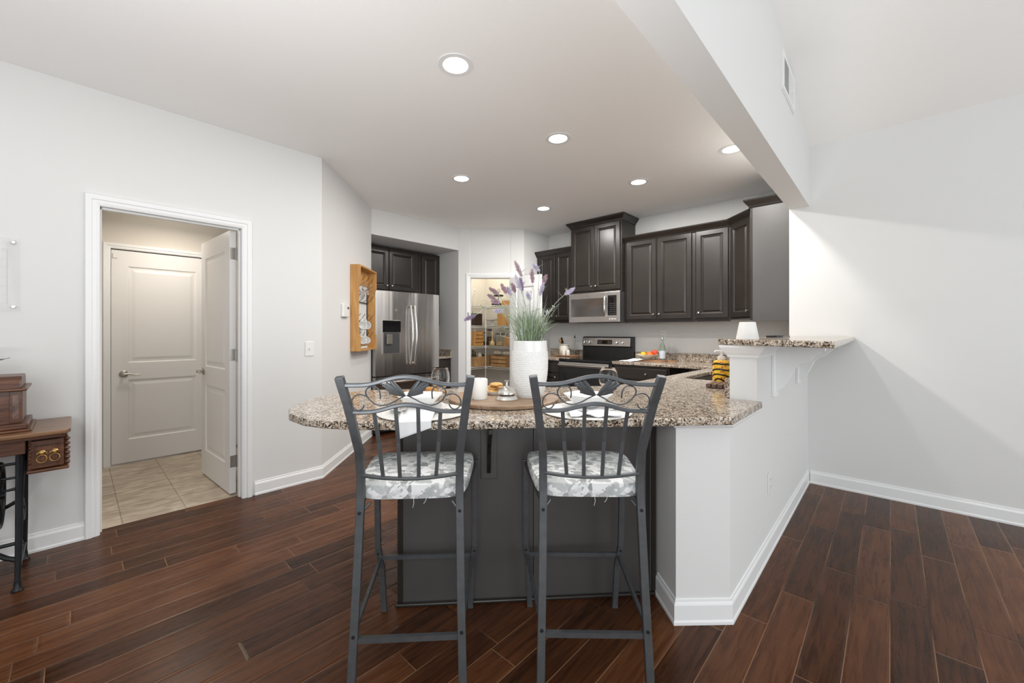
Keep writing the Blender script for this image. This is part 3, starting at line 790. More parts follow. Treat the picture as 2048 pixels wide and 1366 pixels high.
# ------------------------------------------------------------------ range
t = thing('range', 'freestanding steel and black electric stove between dark cabinets', 'stove', (4.43, 3.208, 0), KW)
RW = .758
obj('body', B().box(.003, RW-.003, .02, .60, .02, .868), 'gasket', t)
obj('cooktop', B().box(0, RW, -.008, .62, .868, .900), 'blackglass', t, bevel=.006)
dr = obj('oven_door', B().box(.012, RW-.012, -.018, .02, .20, .862), 'black', t, bevel=.005)
obj('window', B().box(.10, RW-.10, -.0195, -.017, .36, .72), 'blackglass', dr)
hd = obj('handle', B().tube([(.03,-.058,.822),(RW-.03,-.058,.822)], .013, 14), 'steel_h', dr, smooth=True)
obj('handle_trim', B().box(.012, RW-.012, -.022, -.016, .800, .858), 'steel_h', dr, bevel=.002)
for x in (.045, RW-.045): obj('handle_post', B().cyl((x,-.055,.822),(x,-.018,.822),.009), 'chrome', dr)
obj('drawer', B().box(.012, RW-.012, -.014, .02, .045, .19), 'steel_h', t, bevel=.004)
bp_ = B(); pr = [(.655,.895),(.575,.895),(.580,1.045),(.560,1.052),(.578,1.175),(.600,1.185),(.655,1.185)]
n = len(pr); bp_.add([(0,y,z) for y,z in pr]+[(RW,y,z) for y,z in pr], [tuple(range(n))[::-1], tuple(range(n,2*n))]+[(i,(i+1)%n,(i+1)%n+n,i+n) for i in range(n)])
bg = obj('backguard', bp_, 'black', t, bevel=.003)
slope_m = Matrix.Translation((0,.560,1.052)) @ Matrix.Rotation(-math.atan2(.018,.123), 4, 'X')
obj('control_panel', B().box(.005, RW-.028, -.004, .002, .004, .118, slope_m), 'steel_h', bg, bevel=.002)
obj('display', B().box(.245, .47, -.0065, -.003, .028, .088, slope_m), 'blackglass', bg, bevel=.003)
dg = B()
for i in range(5):
    for j in range(3): dg.box(.26+i*.012, .266+i*.012, -.0072, -.0064, .038+j*.014, .043+j*.014, slope_m).box(.405+i*.012, .411+i*.012, -.0072, -.0064, .038+j*.014, .043+j*.014, slope_m)
obj('buttons', dg, 'nickel', bg)
dgt = B()
def seg_digit(b, x, z, s, on, y, m):
    w_, h_ = .009*s, .018*s; tt = .0018*s
    segs = {'a':(x,x+w_,z+h_-tt,z+h_), 'g':(x,x+w_,z+h_/2-tt/2,z+h_/2+tt/2), 'd':(x,x+w_,z,z+tt), 'f':(x,x+tt,z+h_/2,z+h_), 'b':(x+w_-tt,x+w_,z+h_/2,z+h_), 'e':(x,x+tt,z,z+h_/2), 'c':(x+w_-tt,x+w_,z,z+h_/2)}
    for k in on: a = segs[k]; b.box(a[0],a[1],y-.0004,y,a[2],a[3],m)
for x in (.075, .155, .575, .660):
    k = B().lathe([(.026,0),(.025,.014),(.021,.026),(.006,.028),(0,.028)], 20, m=slope_m @ Matrix.Translation((x-.03, -.004, .060)) @ Matrix.Rotation(PI/2, 4, 'X'))
    k.box(-.004,.004,-.036,-.026,-.020,.020, slope_m @ Matrix.Translation((x-.03,-.004,.060)))
    obj('control_knob', k, 'chrome', bg, smooth=True)

# ------------------------------------------------------------------ microwave
t = thing('microwave', 'steel over-the-range microwave below the tall dark cabinet', 'microwave', (4.66, 3.208, 1.375), KW)
obj('body', B().box(.003, RW-.003, .03, .42, 0, .388), 'gasket', t, bevel=.003)
f = obj('door', B().box(0, RW, 0, .03, .0, .388), 'steel_h', t, bevel=.004)
obj('window', B().box(.035, .555, -.003, .001, .075, .315), 'mwglass', f, bevel=.002)
obj('handle', B().tube([(.560,-.004,.075),(.560,-.030,.10),(.562,-.036,.20),(.560,-.030,.30),(.560,-.004,.335)], .012, 12), 'chrome', f, smooth=True)
cp = obj('control_panel', B().box(.590, .715, -.003, .001, .085, .340), 'blackglass', t, bevel=.002)
kp = B()
for i in range(4):
    for j in range(6): kp.box(.622+i*.021, .634+i*.021, -.0036, -.0029, .10+j*.026, .110+j*.026)
obj('keypad', kp, 'gasket', cp)
pb = B()
for i in range(3): pb.box(.612+i*.036, .632+i*.036, -.003, 0, .035, .045)
obj('push_button', pb, 'white', cp)
obj('badge', B().lathe([(.016,0),(.016,.002),(0,.002)], 24, m=Matrix.Translation((.295,0,.345)) @ Matrix.Rotation(PI/2,4,'X')), 'nickel', f)
obj('vent_grille', B().box(.10, .62, .05, .30, -.006, 0), 'black', t)

# ------------------------------------------------------------------ refrigerator
FX0, FX1, FY = 2.452, 3.392, 4.45
t = thing('refrigerator', 'stainless french-door refrigerator with water dispenser in the alcove', 'refrigerator', (FX0, FY, 0))
FW = FX1-FX0; MX = .498
obj('case', B().box(.012, FW-.012, .075, .80, .02, 1.742), 'gasket', t, bevel=.004)
def curved_door(x0, x1, z0, z1, bow=.014):
    b = B(); n = 12; loops = []
    front = [(x0+(x1-x0)*i/n, -bow*(1-((i/n-.5)*2)**2)) for i in range(n+1)]
    poly = front+[(x1, .070), (x0, .070)]
    return b.prism(poly, z0, z1)
ld = obj('left_door', curved_door(0, MX-.003, .715, 1.748), 'steel', t, smooth=30, bevel=.004)
rd = obj('right_door', curved_door(MX+.003, FW, .715, 1.748), 'steel', t, smooth=30, bevel=.004)
fd = obj('freezer_drawer', curved_door(0, FW, .07, .700, .018), 'steel', t, smooth=30, bevel=.004)
def bar_handle(par, x, z0, z1, bow):
    pts = [(x, -.015, z0+.015)]
    for i in range(13):
        k = i/12; pts.append((x+bow*math.sin(PI*k)*.6, -.040-.030*math.sin(PI*k), z0+(z1-z0)*k))
    pts.append((x, -.015, z1-.015))
    obj('handle', B().tube(pts, .0125, 12), 'chrome', par, smooth=True)
bar_handle(ld, MX-.028, .84, 1.58, .020); bar_handle(rd, MX+.028, .84, 1.58, .020)
obj('handle', B().tube([(.06,-.02,.63),(.06,-.062,.635),(FW-.06,-.062,.635),(FW-.06,-.02,.63)], .0135, 12), 'chrome', fd, smooth=True)
dp = obj('dispenser', B().box(.080, .336, -.020, -.006, .975, 1.392), 'steel_h', ld, bevel=.004)
obj('display', B().box(.084, .332, -.026, -.012, 1.245, 1.390), 'blackglass', dp, bevel=.003)
obj('recess', B().box(.100, .316, -.0225, -.014, .990, 1.24), 'gasket', dp)
obj('paddle', B().prism([(.125,-.045),(.205,-.045),(.195,-.022),(.135,-.022)], 1.10, 1.22), 'chrome', dp, bevel=.004)
obj('logo', B().lathe([(.016,0),(.016,.002),(0,.002)], 24, m=Matrix.Translation((.272,-.0135,1.520)) @ Matrix.Rotation(PI/2,4,'X')), 'nickel', ld)
obj('foot', B().box(.03, FW-.03, .10, .70, 0, .03), 'black', t)

# ------------------------------------------------------------------ bar stools
def oz(x, y): return ((x-772)*.0003585, 1.1945-y*.0003589)
YP = [(0,-.268),(.13,-.262),(.4,-.232),(.68,-.203),(.76,-.200),(.85,-.213),(.98,-.250),(1.02,-.264),(1.09,-.290),(1.112,-.298)]
HP = [(0,.182),(.13,.179),(.4,.172),(.68,.167),(.76,.1665),(.85,.1685),(.98,.186),(1.02,.191),(1.09,.203),(1.112,.2065)]
def interp(T, z):
    for (a, va), (b, vb) in zip(T, T[1:]):
        if z <= b: return va+(vb-va)*(z-a)/(b-a)
    return T[-1][1]
def make_stool(label, loc, rz):
    t = thing('bar_stool', label, 'bar stool', loc, rz, 'iron bar stools at the peninsula')
    zl = [0, .06, .13, .26, .4, .55, .68, .76, .80, .85, .90, .94, .98, 1.02, 1.06, 1.09, 1.112]
    for s in (-1, 1):
        pts = [(s*interp(HP, z), interp(YP, z), z) for z in zl]
        lg = obj('back_leg', B().tube(pts, 0, rect=(.0095, .0135), up=(1, 0, 0)), 'iron', t, smooth=30, bevel=.002)
        for z in (.645, .26):
            obj('bolt', B().lathe([(.0055,0),(.0055,.003),(.003,.0035),(0,.003)], 12, m=Matrix.Translation((s*interp(HP, z), interp(YP, z)-.0095, z)) @ Matrix.Rotation(PI/2,4,'X')), 'castiron', lg)
        fp = [(s*.213, .200, .685), (s*.213, .222, .30), (s*.200, .238, .20), (s*.193, .250, .0)]
        fl_ = obj('front_leg', B().tube(fp, 0, rect=(.0095, .012), up=(1, 0, 0)), 'iron', t, bevel=.002)
        obj('foot_cap', B().box(s*.193-.013, s*.193+.013, .238, .264, 0, .010), 'gasket', fl_, bevel=.002)
        obj('bolt', B().lathe([(.006,0),(.006,.003),(0,.003)], 12, m=Matrix.Translation((s*.211, .219, .275)) @ Matrix.Rotation(PI/2,4,'X')), 'castiron', fl_)
        obj('side_stretcher', B().tube([(s*.205, .230, .245), (s*.176, -.240, .265)], 0, rect=(.006, .008), up=(0,0,1)), 'iron', t)
        obj('seat_rail', B().tube([(s*.213, .200, .672), (s*.168, -.200, .668)], 0, rect=(.007, .011), up=(0,0,1)), 'iron', t)
        w_ = B().tube([(s*.163,-.198,.640),(s*.140,-.188,.668)], .004, 6); obj('gusset', w_, 'iron', t)
    obj('front_rung', B().tube([(-.204,.231,.250),(.204,.231,.250)], 0, rect=(.007,.009), up=(0,0,1)), 'iron', t)
    obj('back_rung', B().tube([(-.174,-.247,.243),(.174,-.247,.243)], 0, rect=(.007,.009), up=(0,0,1)), 'iron', t)
    def rail(name, zf, yb, x0, n=24, hh=.0065, hw=.008):
        pts = []
        for i in range(n+1):
            k = -1+2*i/n; z = zf(k); x = k*x0
            pts.append((x, interp(YP, z if z > .9 else .755)-yb*(1-k*k), z))
        return obj(name, B().tube(pts, 0, rect=(hw, hh), up=(0, 0, 1)), 'iron', t, smooth=40, bevel=.003)
    def arch(zlo, zhi, flat=.72):
        def f(k):
            a = abs(k)
            if a > flat: return zlo-.001*math.sin((a-flat)/(1-flat)*PI)
            return zlo+(zhi-zlo)*(0.5+0.5*math.cos(PI*a/flat))
        return f
    rail('top_rail', arch(1.085, 1.1125), .012, .196)
    rail('middle_rail', arch(.993, 1.0185), .012, .182)
    rail('seat_back_rail', lambda k: .768-.006*(1-k*k), .028, .166, hh=.005, hw=.009)
    mid = arch(.993, 1.0185)
    for xt, xb in ((-.107,-.088),(-.036,-.031),(.036,.031),(.107,.088)):
        zt = mid(xt/.182)
        yt = interp(YP, zt)-.012*(1-(xt/.182)**2); ybt = interp(YP, .755)-.028*(1-(xb/.166)**2)
        obj('spindle', B().tube([(xt, yt, zt-.004), (xt+(xb-xt)*.45, (yt+ybt)/2+.008, .885), (xb, ybt, .765)], 0, rect=(.0022, .0062), up=(1,0,0)), 'iron', t)
    # scroll work
    for s in (-1, 1):
        def P(x, y):
            X, Z = oz(x, y)
            return (-s*X, interp(YP, Z)-.010, Z)
        def smooth_path(pts, k=4):
            out = []
            Q = [pts[0]]+pts+[pts[-1]]
            for i in range(1, len(Q)-2):
                for j in range(k):
                    u = j/k; a, b_, c, d = Q[i-1], Q[i], Q[i+1], Q[i+2]
                    out.append(tuple(.5*((2*b_[m])+(-a[m]+c[m])*u+(2*a[m]-5*b_[m]+4*c[m]-d[m])*u*u+(-a[m]+3*b_[m]-3*c[m]+d[m])*u**3) for m in (0, 1)))
            out.append(pts[-1]); return out
        s1 = smooth_path([(768,402),(700,438),(640,474),(570,496),(505,488),(450,445),(420,392),(425,350),(452,325),(490,318),(522,332),(540,362),(543,400),(541,436)])
        obj('scroll', B().tube([P(*q) for q in s1], .0023, 8), 'iron', t, smooth=True)
        s2 = smooth_path([(420,408),(385,394),(345,393),(308,416),(288,455),(291,500),(315,530),(345,540),(372,528),(388,505),(392,490)])
        obj('scroll', B().tube([P(*q) for q in s2], .0023, 8), 'iron', t, smooth=True)
        lf = B()
        for tip, bend in (((645,262),(690,330)),((602,285),(672,330)),((570,302),(655,340)),((598,338),(665,358)),((622,375),(690,375))):
            pts = []; base_ = (757, 405)
            for i in range(9):
                u = i/8
                x = (1-u)**2*base_[0]+2*u*(1-u)*bend[0]+u*u*tip[0]; y = (1-u)**2*base_[1]+2*u*(1-u)*bend[1]+u*u*tip[1]
                pts.append(P(x, y))
            lf.tube(pts, [.003+.0052*math.sin(PI*min(1,(i/8)**.8*.92)) for i in range(9)], 8)
        obj('leaf', lf, 'iron', t, smooth=True)
    # cushion
    def cush(u, v):
        # u angle, v 0..1 from bottom rim over the top to the centre
        a = 2*PI*u
        c, s_ = math.cos(a), math.sin(a)
        e = 2/5.5
        sx = abs(c)**e*(1 if c >= 0 else -1); sy = abs(s_)**e*(1 if s_ >= 0 else -1)
        if v < .15: k = .965+.02*v/.15; z = 0
        elif v < .5: q = (v-.15)/.35; k = .985+.015*math.sin(PI*q); z = .046*q
        else: q = (v-.5)/.5; k = (1-q)*.985+0.0; z = .046+.013*math.sin(PI/2*min(1,q*2.2))
        y = sy*.200*k
        hx = .186+.033*(y+.2)/.4
        return (sx*hx*k, y-.003, .683+z)
    obj('seat', B().grid(cush, 64, 20).add([cush(i/64, 0) for i in range(64)], [tuple(range(64))]), 'fabric', t, smooth=60)
    th_ = B()
    th_.tube([(.01,-.204,.690),(.012,-.208,.672),(.008,-.206,.655)], .0007, 5).tube([(.055,-.204,.690),(.05,-.207,.675),(.044,-.206,.668)], .0007, 5)
    obj('loose_thread', th_, 'cloth', t)
    return t
make_stool('left iron bar stool with leaf-print cushion and scrolled back', ab(-.292, 1.6), R45+math.radians(2))
make_stool('right iron bar stool with leaf-print cushion and scrolled back', ab(.345, 1.6), R45-math.radians(2.5))
# ------------------------------------------------------------------ things on the peninsula
def at(a, b, z=CT): return ab(a, b, z)
def smooth2(pts, k=5, closed=False):
    out = []; n = len(pts)
    Q = [pts[0]]+list(pts)+[pts[-1]]
    for i in range(1, len(Q)-2):
        for j in range(k):
            u = j/k; a, b_, c, d = Q[i-1], Q[i], Q[i+1], Q[i+2]
            out.append(tuple(.5*((2*b_[m])+(-a[m]+c[m])*u+(2*a[m]-5*b_[m]+4*c[m]-d[m])*u*u+(-a[m]+3*b_[m]-3*c[m]+d[m])*u**3) for m in range(len(b_))))
    out.append(tuple(pts[-1])); return out
ty = thing('serving_tray', 'large round weathered wooden tray on the peninsula worktop', 'tray', at(.050, 2.13), R45)
obj('board', B().lathe([(0,0),(.275,0),(.283,.004),(.285,.018),(.280,.021),(0,.021)], 72), 'tray', ty, smooth=30)
TZ = CT+.021
# vase
vs_ = thing('vase', 'tall white dimpled ceramic vase holding the lavender on the tray', 'vase', at(.187, 2.13, TZ), R45)
prof = []
for i in range(121):
    u = i/120; z = .290*u
    r = .066+.027*(1-(1-min(1,u/.62))**2.0) if u < .62 else .093-.004*((u-.62)/.38)**1.5
    prof.append((r, z))
def dimple(a, z, i):
    if z < .012 or z > .236: return 0
    row = z/.0095; k = math.floor(row); fr = row-k
    c = a/(2*PI)*44+(.5 if k % 2 else 0); fa = c-math.floor(c)
    d = math.hypot((fa-.5)*2, (fr-.5)*2)
    return .0036*max(0, 1-d*d)
outer = prof
vb = B().lathe([(0,0)]+outer+[(.0855,.2915),(.083,.286),(.080,.16),(.060,.02),(0,.018)], 264, fn=lambda a, z, i: dimple(a, z, i) if 0 < i <= 121 else 0)
obj('body', vb, 'vase', vs_, smooth=70)
# lavender
lb = thing('lavender_bouquet', 'bunch of artificial lavender sprigs standing in the white vase', 'flowers', at(.187, 2.13, TZ+.06), R45)
def lp(px, py, y=0): return ((px-1060)*.00262, y, 1.255-(py-663)*.00262-(TZ+.06))
sprigs = [((1043,553),(1031,527),'mauve'),((1081,540),(1070,526),'lilac'),((1065.5,566),(1064,541),'mauve'),((1086,569),(1092,552),'mauve'),((1079,592),(1086,569),'lilac'),
    ((1013,587),(1004,570),'mauve'),((1023,590),(1016,575),'lilac'),((996,588),(981,577),'mauve'),((994,602),(978,590),'mauve'),((1041,582),(1031,556),'lilac'),((1030,586),(1024,570),'mauve'),
    ((1128,590),(1145,579),'lilac'),((952,631),(933,640),'lav'),((1005,622),(990,623),'lilac'),((1044,583),(1040,562),'lav'),((1095,628),(1097,622),'lilac'),((1000,606),(985,604),'mauve'),((1060,598),(1056,586),'lilac')]
for i, (b0, t0, mm) in enumerate(sprigs):
    yy = random.uniform(-.07, .07)*.8
    P0 = Vector(lp(*b0, yy)); P1 = Vector(lp(*t0, yy*1.15)); root_ = Vector((random.uniform(-.03,.03), random.uniform(-.03,.03), .05))
    mid = root_*.35+P0*.65; mid.x = root_.x+(P0.x-root_.x)*.45; mid.z = root_.z+(P0.z-root_.z)*.62
    if i == 12: mid = Vector(((P0.x)*.55, yy*.6, P0.z+.035))
    if i in (11,): mid = Vector((P0.x*.55, yy*.6, P0.z-.10))
    st_pts = smooth2([tuple(root_), tuple(mid), tuple(P0), tuple(P0*.5+P1*.5)], 5)
    sp = obj('sprig', B().tube(st_pts, .0013, 5), 'sage', lb, smooth=True)
    fb = B(); ax = (P1-P0); L_ = ax.length; ax.normalize()
    u1 = ax.cross(Vector((0,1,.2))).normalized(); u2 = ax.cross(u1)
    n_ = 13 if L_ > .03 else 6
    for k in range(n_):
        q = k/(n_-1); R_ = .0135*(math.sin(PI*(.18+.72*q))**.8)
        if L_ < .03: R_ *= .6
        c0 = P0+ax*L_*q*1.05
        for j in range(7):
            a = j*2*PI/7+k*.7+random.uniform(-.25,.25); rr_ = R_*random.uniform(.75,1.15)
            d = (u1*math.cos(a)+u2*math.sin(a))
            fb.tube([c0, c0+d*rr_*.6+ax*.002, c0+d*rr_+ax*random.uniform(.003,.008)], [.0010,.0022,.0007], 5)
    fb.tube([P0, P1], [.004,.003], 6)
    obj('flower_spike', fb, mm, sp, smooth=True)
    # small leaves on the stem
    lf = B()
    for k in range(7):
        q = random.uniform(.25, .95); idx = min(len(st_pts)-2, int(q*len(st_pts)))
        c0 = Vector(st_pts[idx]); a = random.uniform(0, 2*PI); l_ = random.uniform(.025,.05)
        d = Vector((math.cos(a)*.8, math.sin(a)*.8, random.uniform(.2,1))).normalized()
        w_ = d.cross(Vector((0,0,1))).normalized()*.0022
        lf.add([c0-w_*.4, c0+w_*.4, c0+d*l_*.5+w_, c0+d*l_*.5-w_, c0+d*l_+Vector((0,0,-.004))], [(0,1,2,3),(3,2,4)])
    obj('leaves', lf, 'sage' if i % 2 else 'plantleaf', sp, solid=.0004)
for nm, mm, cnt, hgt in (('grass_foliage', 'green', 260, .20), ('silver_foliage', 'sage', 300, .27)):
    g = B()
    for i in range(cnt):
        a = random.uniform(0, 2*PI); r0 = random.uniform(0,.06); sp_ = random.uniform(.15, 1.0)
        h = hgt*random.uniform(.55, 1.05); lean = random.uniform(.01,.15)*sp_
        z0 = .20
        p_ = [Vector((r0*math.cos(a), r0*math.sin(a), z0)), Vector(((r0+lean*.35)*math.cos(a), (r0+lean*.35)*math.sin(a), z0+h*.55)), Vector(((r0+lean)*math.cos(a), (r0+lean)*math.sin(a), z0+h*(.95-.3*random.random())))]
        w_ = Vector((-math.sin(a+.7), math.cos(a+.7), 0))*.0016
        g.add([p_[0]-w_, p_[0]+w_, p_[1]+w_, p_[1]-w_, p_[2]], [(0,1,2,3),(3,2,4)])
    o = obj(nm, g, mm, lb, solid=.0004); o['kind'] = 'stuff'
for i in range(16):
    a = 2*PI*i/16+random.uniform(-.15,.15); R_ = random.uniform(.07,.19); zt = random.uniform(.30,.46)-R_*.35
    pts = smooth2([(.02*math.cos(a),.02*math.sin(a),.18),(R_*.35*math.cos(a),R_*.35*math.sin(a),.18+(zt-.18)*.6),(R_*math.cos(a),R_*math.sin(a),zt)], 8)
    g = B().tube(pts, .0010, 4)
    for k in range(14):
        c0 = Vector(pts[3+k if 3+k < len(pts) else -1]); b_ = random.uniform(0, 2*PI); l_ = random.uniform(.022,.042)
        d = Vector((math.cos(b_)*.8+.5*math.cos(a), math.sin(b_)*.8+.5*math.sin(a), random.uniform(.1,.9))).normalized()
        w_ = d.cross(Vector((0,0,1))).normalized()*.0020
        g.add([c0-w_*.4, c0+w_*.4, c0+d*l_*.5+w_, c0+d*l_*.5-w_, c0+d*l_+Vector((0,0,-.005))], [(0,1,2,3),(3,2,4)])
    obj('leafy_stem', g, ('sage','green','sage','plantleaf')[i % 4], lb, solid=.0004)
# candle
t = thing('pillar_candle', 'thick white pillar candle at the front of the tray', 'candle', at(-.071, 2.055, TZ), R45)
obj('wax', B().lathe([(0,0),(.036,0),(.0375,.003),(.0375,.095),(.035,.101),(.030,.103),(.026,.099),(0,.096)], 40, fn=lambda a, z, i: .0012*math.sin(2*a+1) if z > .09 else 0), 'wax', t, smooth=True)
obj('wick', B().cyl((0,0,.095), (.001,0,.106), .0009, 6), 'gasket', t)
# bell
t = thing('service_bell', 'ornate silver desk bell between the candle and the vase', 'bell', at(.063, 2.03, TZ), R45)
obj('base', B().lathe([(0,0),(.056,0),(.057,.004),(.053,.012),(.047,.020),(.041,.024),(0,.024)], 48), 'silver', t, smooth=True)
obj('gap_ring', B().lathe([(0,.024),(.040,.024),(.040,.029),(0,.029)], 32), 'gasket', t)
obj('dome', B().lathe([(.048,.029),(.049,.032),(.046,.040),(.037,.053),(.024,.062),(.010,.066),(0,.067)], 48, fn=lambda a, z, i: .0008*math.sin(16*a) if .03 < z < .06 else 0), 'silver', t, smooth=True)
obj('striker', B().lathe([(.008,.066),(.006,.072),(.0035,.078),(.004,.088),(.011,.092),(.012,.095),(0,.097)], 20), 'chrome', t, smooth=True)
# cookies on a dish
t = thing('cookie_dish', 'small white dish under the cookies on the tray', 'dish', at(.008, 2.215, TZ), R45)
obj('dish', B().lathe([(0,0),(.045,0),(.048,.003),(.066,.016),(.068,.019),(.064,.018),(.045,.007),(0,.006)], 48), 'white', t, smooth=True)
def cookie(x, y, z, tilt, label, r=.036):
    c = B().lathe([(0,0),(r*.8,.001),(r,.006),(r*.94,.011),(r*.6,.0145),(0,.016)], 28, fn=lambda a, zz, i: .0015*math.sin(5*a+x*300)*(1 if 1 < i < 5 else 0))
    o = obj('cookie', c, 'cookie', smooth=True)
    p = at(.008+x, 2.215+y, TZ+z); o.location = p; o.rotation_euler = (tilt[0], tilt[1], 0)
    tag(o, label, 'cookie', 'cookies on the white dish')
cookie(-.022, -.018, .010, (.05,.02), 'golden cookie at the lower left of the small pile')
cookie(.030, -.005, .010, (-.04,.05), 'golden cookie at the lower right of the small pile')
cookie(-.012, .012, .026, (.12,-.10), 'golden cookie in the middle of the left side of the pile')
cookie(.038, -.006, .027, (.10,.18), 'golden cookie leaning on the right of the pile beside the bell')
cookie(.004, .004, .044, (.06,-.06), 'golden cookie on top of the small pile')
# place settings
def wine_glass(label, a, b, sc_=1.0):
    t = thing('wine_glass', label, 'wine glass', at(a, b), R45, 'wine glasses at the place settings')
    k = sc_
    pr = [(0,0),(.034,0),(.035,.0015),(.012,.005),(.0045,.012),(.004,.060),(.010,.074),(.028,.088),(.042,.108),(.0465,.128),(.044,.158),(.039,.186),(.0378,.1865),(.0425,.158),(.0450,.128),(.0405,.109),(.027,.0905),(.008,.078),(0,.076)]
    obj('glass', B().lathe([(r*k, z*k) for r, z in pr], 48), 'glass', t, smooth=60)
wine_glass('clear wine glass behind the left place setting', -.262, 2.005, .98)
wine_glass('clear wine glass behind the right place setting', .555, 1.965, .98)
def wavy_plate(b, r, z0, th_=.006, amp=.004):
    return b.lathe([(0,z0),(r*.62,z0),(r*.70,z0+.003),(r*.98,z0+.012),(r,z0+.014),(r*.985,z0+.016),(r*.70,z0+.008),(r*.6,z0+th_),(0,z0+th_)], 72, fn=lambda a, z, i: amp*math.sin(9*a)*(1 if 2 < i < 6 else 0))
def setting(a, b, side, rot, lab):
    t = thing('charger_plate', 'large round woven white charger plate at the '+lab+' place setting', 'plate', at(a, b), R45, 'charger plates')
    obj('plate', B().lathe([(0,0),(.17,0),(.195,.004),(.197,.007),(.190,.009),(.15,.006),(0,.006)], 72), 'whitemat', t, smooth=True)
    t2 = thing('dinner_plate', 'white dinner plate on the charger at the '+lab+' place setting', 'plate', at(a-.02*side, b+.03, CT+.009), R45, 'white dinner plates')
    obj('plate', wavy_plate(B(), .128, 0), 'white', t2, smooth=True)
    t3 = thing('bowl', 'square-rimmed white bowl stacked on the '+lab+' dinner plate', 'bowl', at(a-.02*side, b+.05, CT+.018), R45+rot, 'white bowls')
    def sq(ang, k):
        c, s_ = math.cos(ang), math.sin(ang); e = 2/3.6
        return (abs(c)**e*(1 if c >= 0 else -1)*k, abs(s_)**e*(1 if s_ >= 0 else -1)*k)
    loops = []
    for r, z in ((.040,0),(.045,.003),(.062,.018),(.080,.040),(.094,.054),(.097,.056),(.094,.053),(.077,.036),(.058,.015),(.040,.006)):
        loops.append([(*sq(2*PI*i/48, r), z) for i in range(48)])
    obj('bowl', B().rings(loops), 'white', t3, smooth=60)
setting(-.315, 1.812, 1, 0, 'left')
setting(.412, 1.812, -1, math.radians(42), 'right')
# napkins
nk = thing('napkin', 'white cloth napkin hanging over the worktop edge at the left place setting', 'napkin', at(-.325, 1.70), R45)
def drape(u, v):
    # v: 0 on the plate, 1 bottom of the hanging part
    L_ = .228*v; x0 = -.070+.145*u; xx = x0*(1-.12*v)+.012*v
    yb = .085-L_
    edge = -.084
    if yb > edge: y = yb; z = .025+.002*math.sin(9*u+3*v)-.016*max(0, min(.1, .02-yb))/.1
    else:
        dpt = edge-yb; y = edge-.006-.002*math.sin(11*u); z = .010-dpt*(1.25-.75*u)
    return (xx, y, z)
obj('cloth', B().grid(drape, 14, 26), 'cloth', nk, smooth=True, solid=.0025)
hang = thing('napkin', 'crumpled white cloth napkin on the right place setting', 'napkin', at(.405, 1.72), R45)
def crump(u, v):
    x = -.095+.21*u; y = .03-.115*v+.02*math.sin(3*u)
    z = .017+.010*abs(math.sin(6*u+2*v))*math.sin(PI*v*.9+.2)+.006*math.sin(15*u*v+3)*math.sin(PI*u)
    return (x, y+.012*math.sin(7*u), max(z, .0095))
obj('cloth', B().grid(crump, 26, 14), 'cloth', hang, smooth=True, solid=.003)
rg = thing('napkin_ring', 'small pearly gold napkin ring below the left bowl', 'napkin ring', at(-.375, 1.705, CT+.028), R45)
obj('ring', B().tube([(.018*math.cos(a)*1.0, .004*math.sin(2*a), .019+.018*math.sin(a)) for a in [2*PI*i/20 for i in range(20)]], .0045, 8, closed=True), 'nickel', rg, smooth=True)
obj('bead', B().lathe([(0,-.007),(.006,-.003),(.007,0),(.006,.003),(0,.007)], 12, c=(.010,-.006,.036)), 'brass', rg, smooth=True)
# wooden board and loaf
t = thing('cutting_board', 'light wooden board lying behind the left place setting', 'board', at(-.43, 2.27), R45+math.radians(-18))
obj('board', B().box(-.10,.12,-.07,.07,0,.018), 'pine', t, bevel=.005)
t = thing('rolling_pin', 'short tan wooden rolling pin behind the left bowl', 'rolling pin', at(-.345, 2.255, CT+.018), R45+math.radians(-40))
obj('barrel', B().lathe([(0,-.075),(.016,-.075),(.018,-.07),(.018,.07),(.016,.075),(0,.075)], 24, m=Matrix.Translation((0,0,.018)) @ Matrix.Rotation(PI/2,4,'Y')), 'pine', t, smooth=True)
for s in (-1,1): obj('handle', B().lathe([(.005,.075),(.009,.085),(.008,.115),(0,.12)], 16, m=Matrix.Translation((0,0,.018)) @ Matrix.Rotation(s*PI/2,4,'Y')), 'crate', t, smooth=True)

# ------------------------------------------------------------------ things by the sink and on the bar
t = thing('soap_bottle', 'yellow patterned soap bottle with white pump by the sink', 'soap bottle', (3.05, .845, CT), 0); SB = Matrix.Scale(1.2, 4)
obj('bottle', B().lathe([(0,0),(.044,0),(.046,.005),(.046,.115),(.040,.130),(.018,.138),(.016,.142),(0,.142)], 40, m=SB), 'soap', t, smooth=True)
obj('collar', B().lathe([(.018,.138),(.019,.140),(.019,.158),(.008,.161),(.0065,.180),(0,.180)], 24, m=SB), 'plastic', t, smooth=True)
ph = obj('pump_head', B().lathe([(.013,.178),(.014,.182),(.010,.192),(0,.193)], 20, m=SB), 'plastic', t, smooth=True)
obj('spout', B().tube([(0,0,.187),(-.03,.020,.189),(-.040,.027,.183)], [.006,.005,.0035], 10, m=SB), 'plastic', ph, smooth=True)
t = thing('slatted_trivet', 'dark striped wooden trivet at the end of the backsplash', 'trivet', (2.86, .765, CT), math.radians(3))
for i in range(6):
    obj('slat', B().box(-.09,.09,-.095+i*.033,-.068+i*.033,.004,.028), 'trivet', t, bevel=.002)
obj('cross_bar', B().box(-.07,-.05,-.095,.095,0,.010).box(.05,.07,-.095,.095,0,.010), 'trivet', t)
t = thing('potted_herb', 'small green leafy plant half hidden behind the post', 'plant', (3.20, .76, CT), 0)
obj('pot', B().lathe([(0,0),(.030,0),(.038,.055),(.034,.055),(.030,.05),(0,.048)], 24), 'cream', t, smooth=True)
g = B()
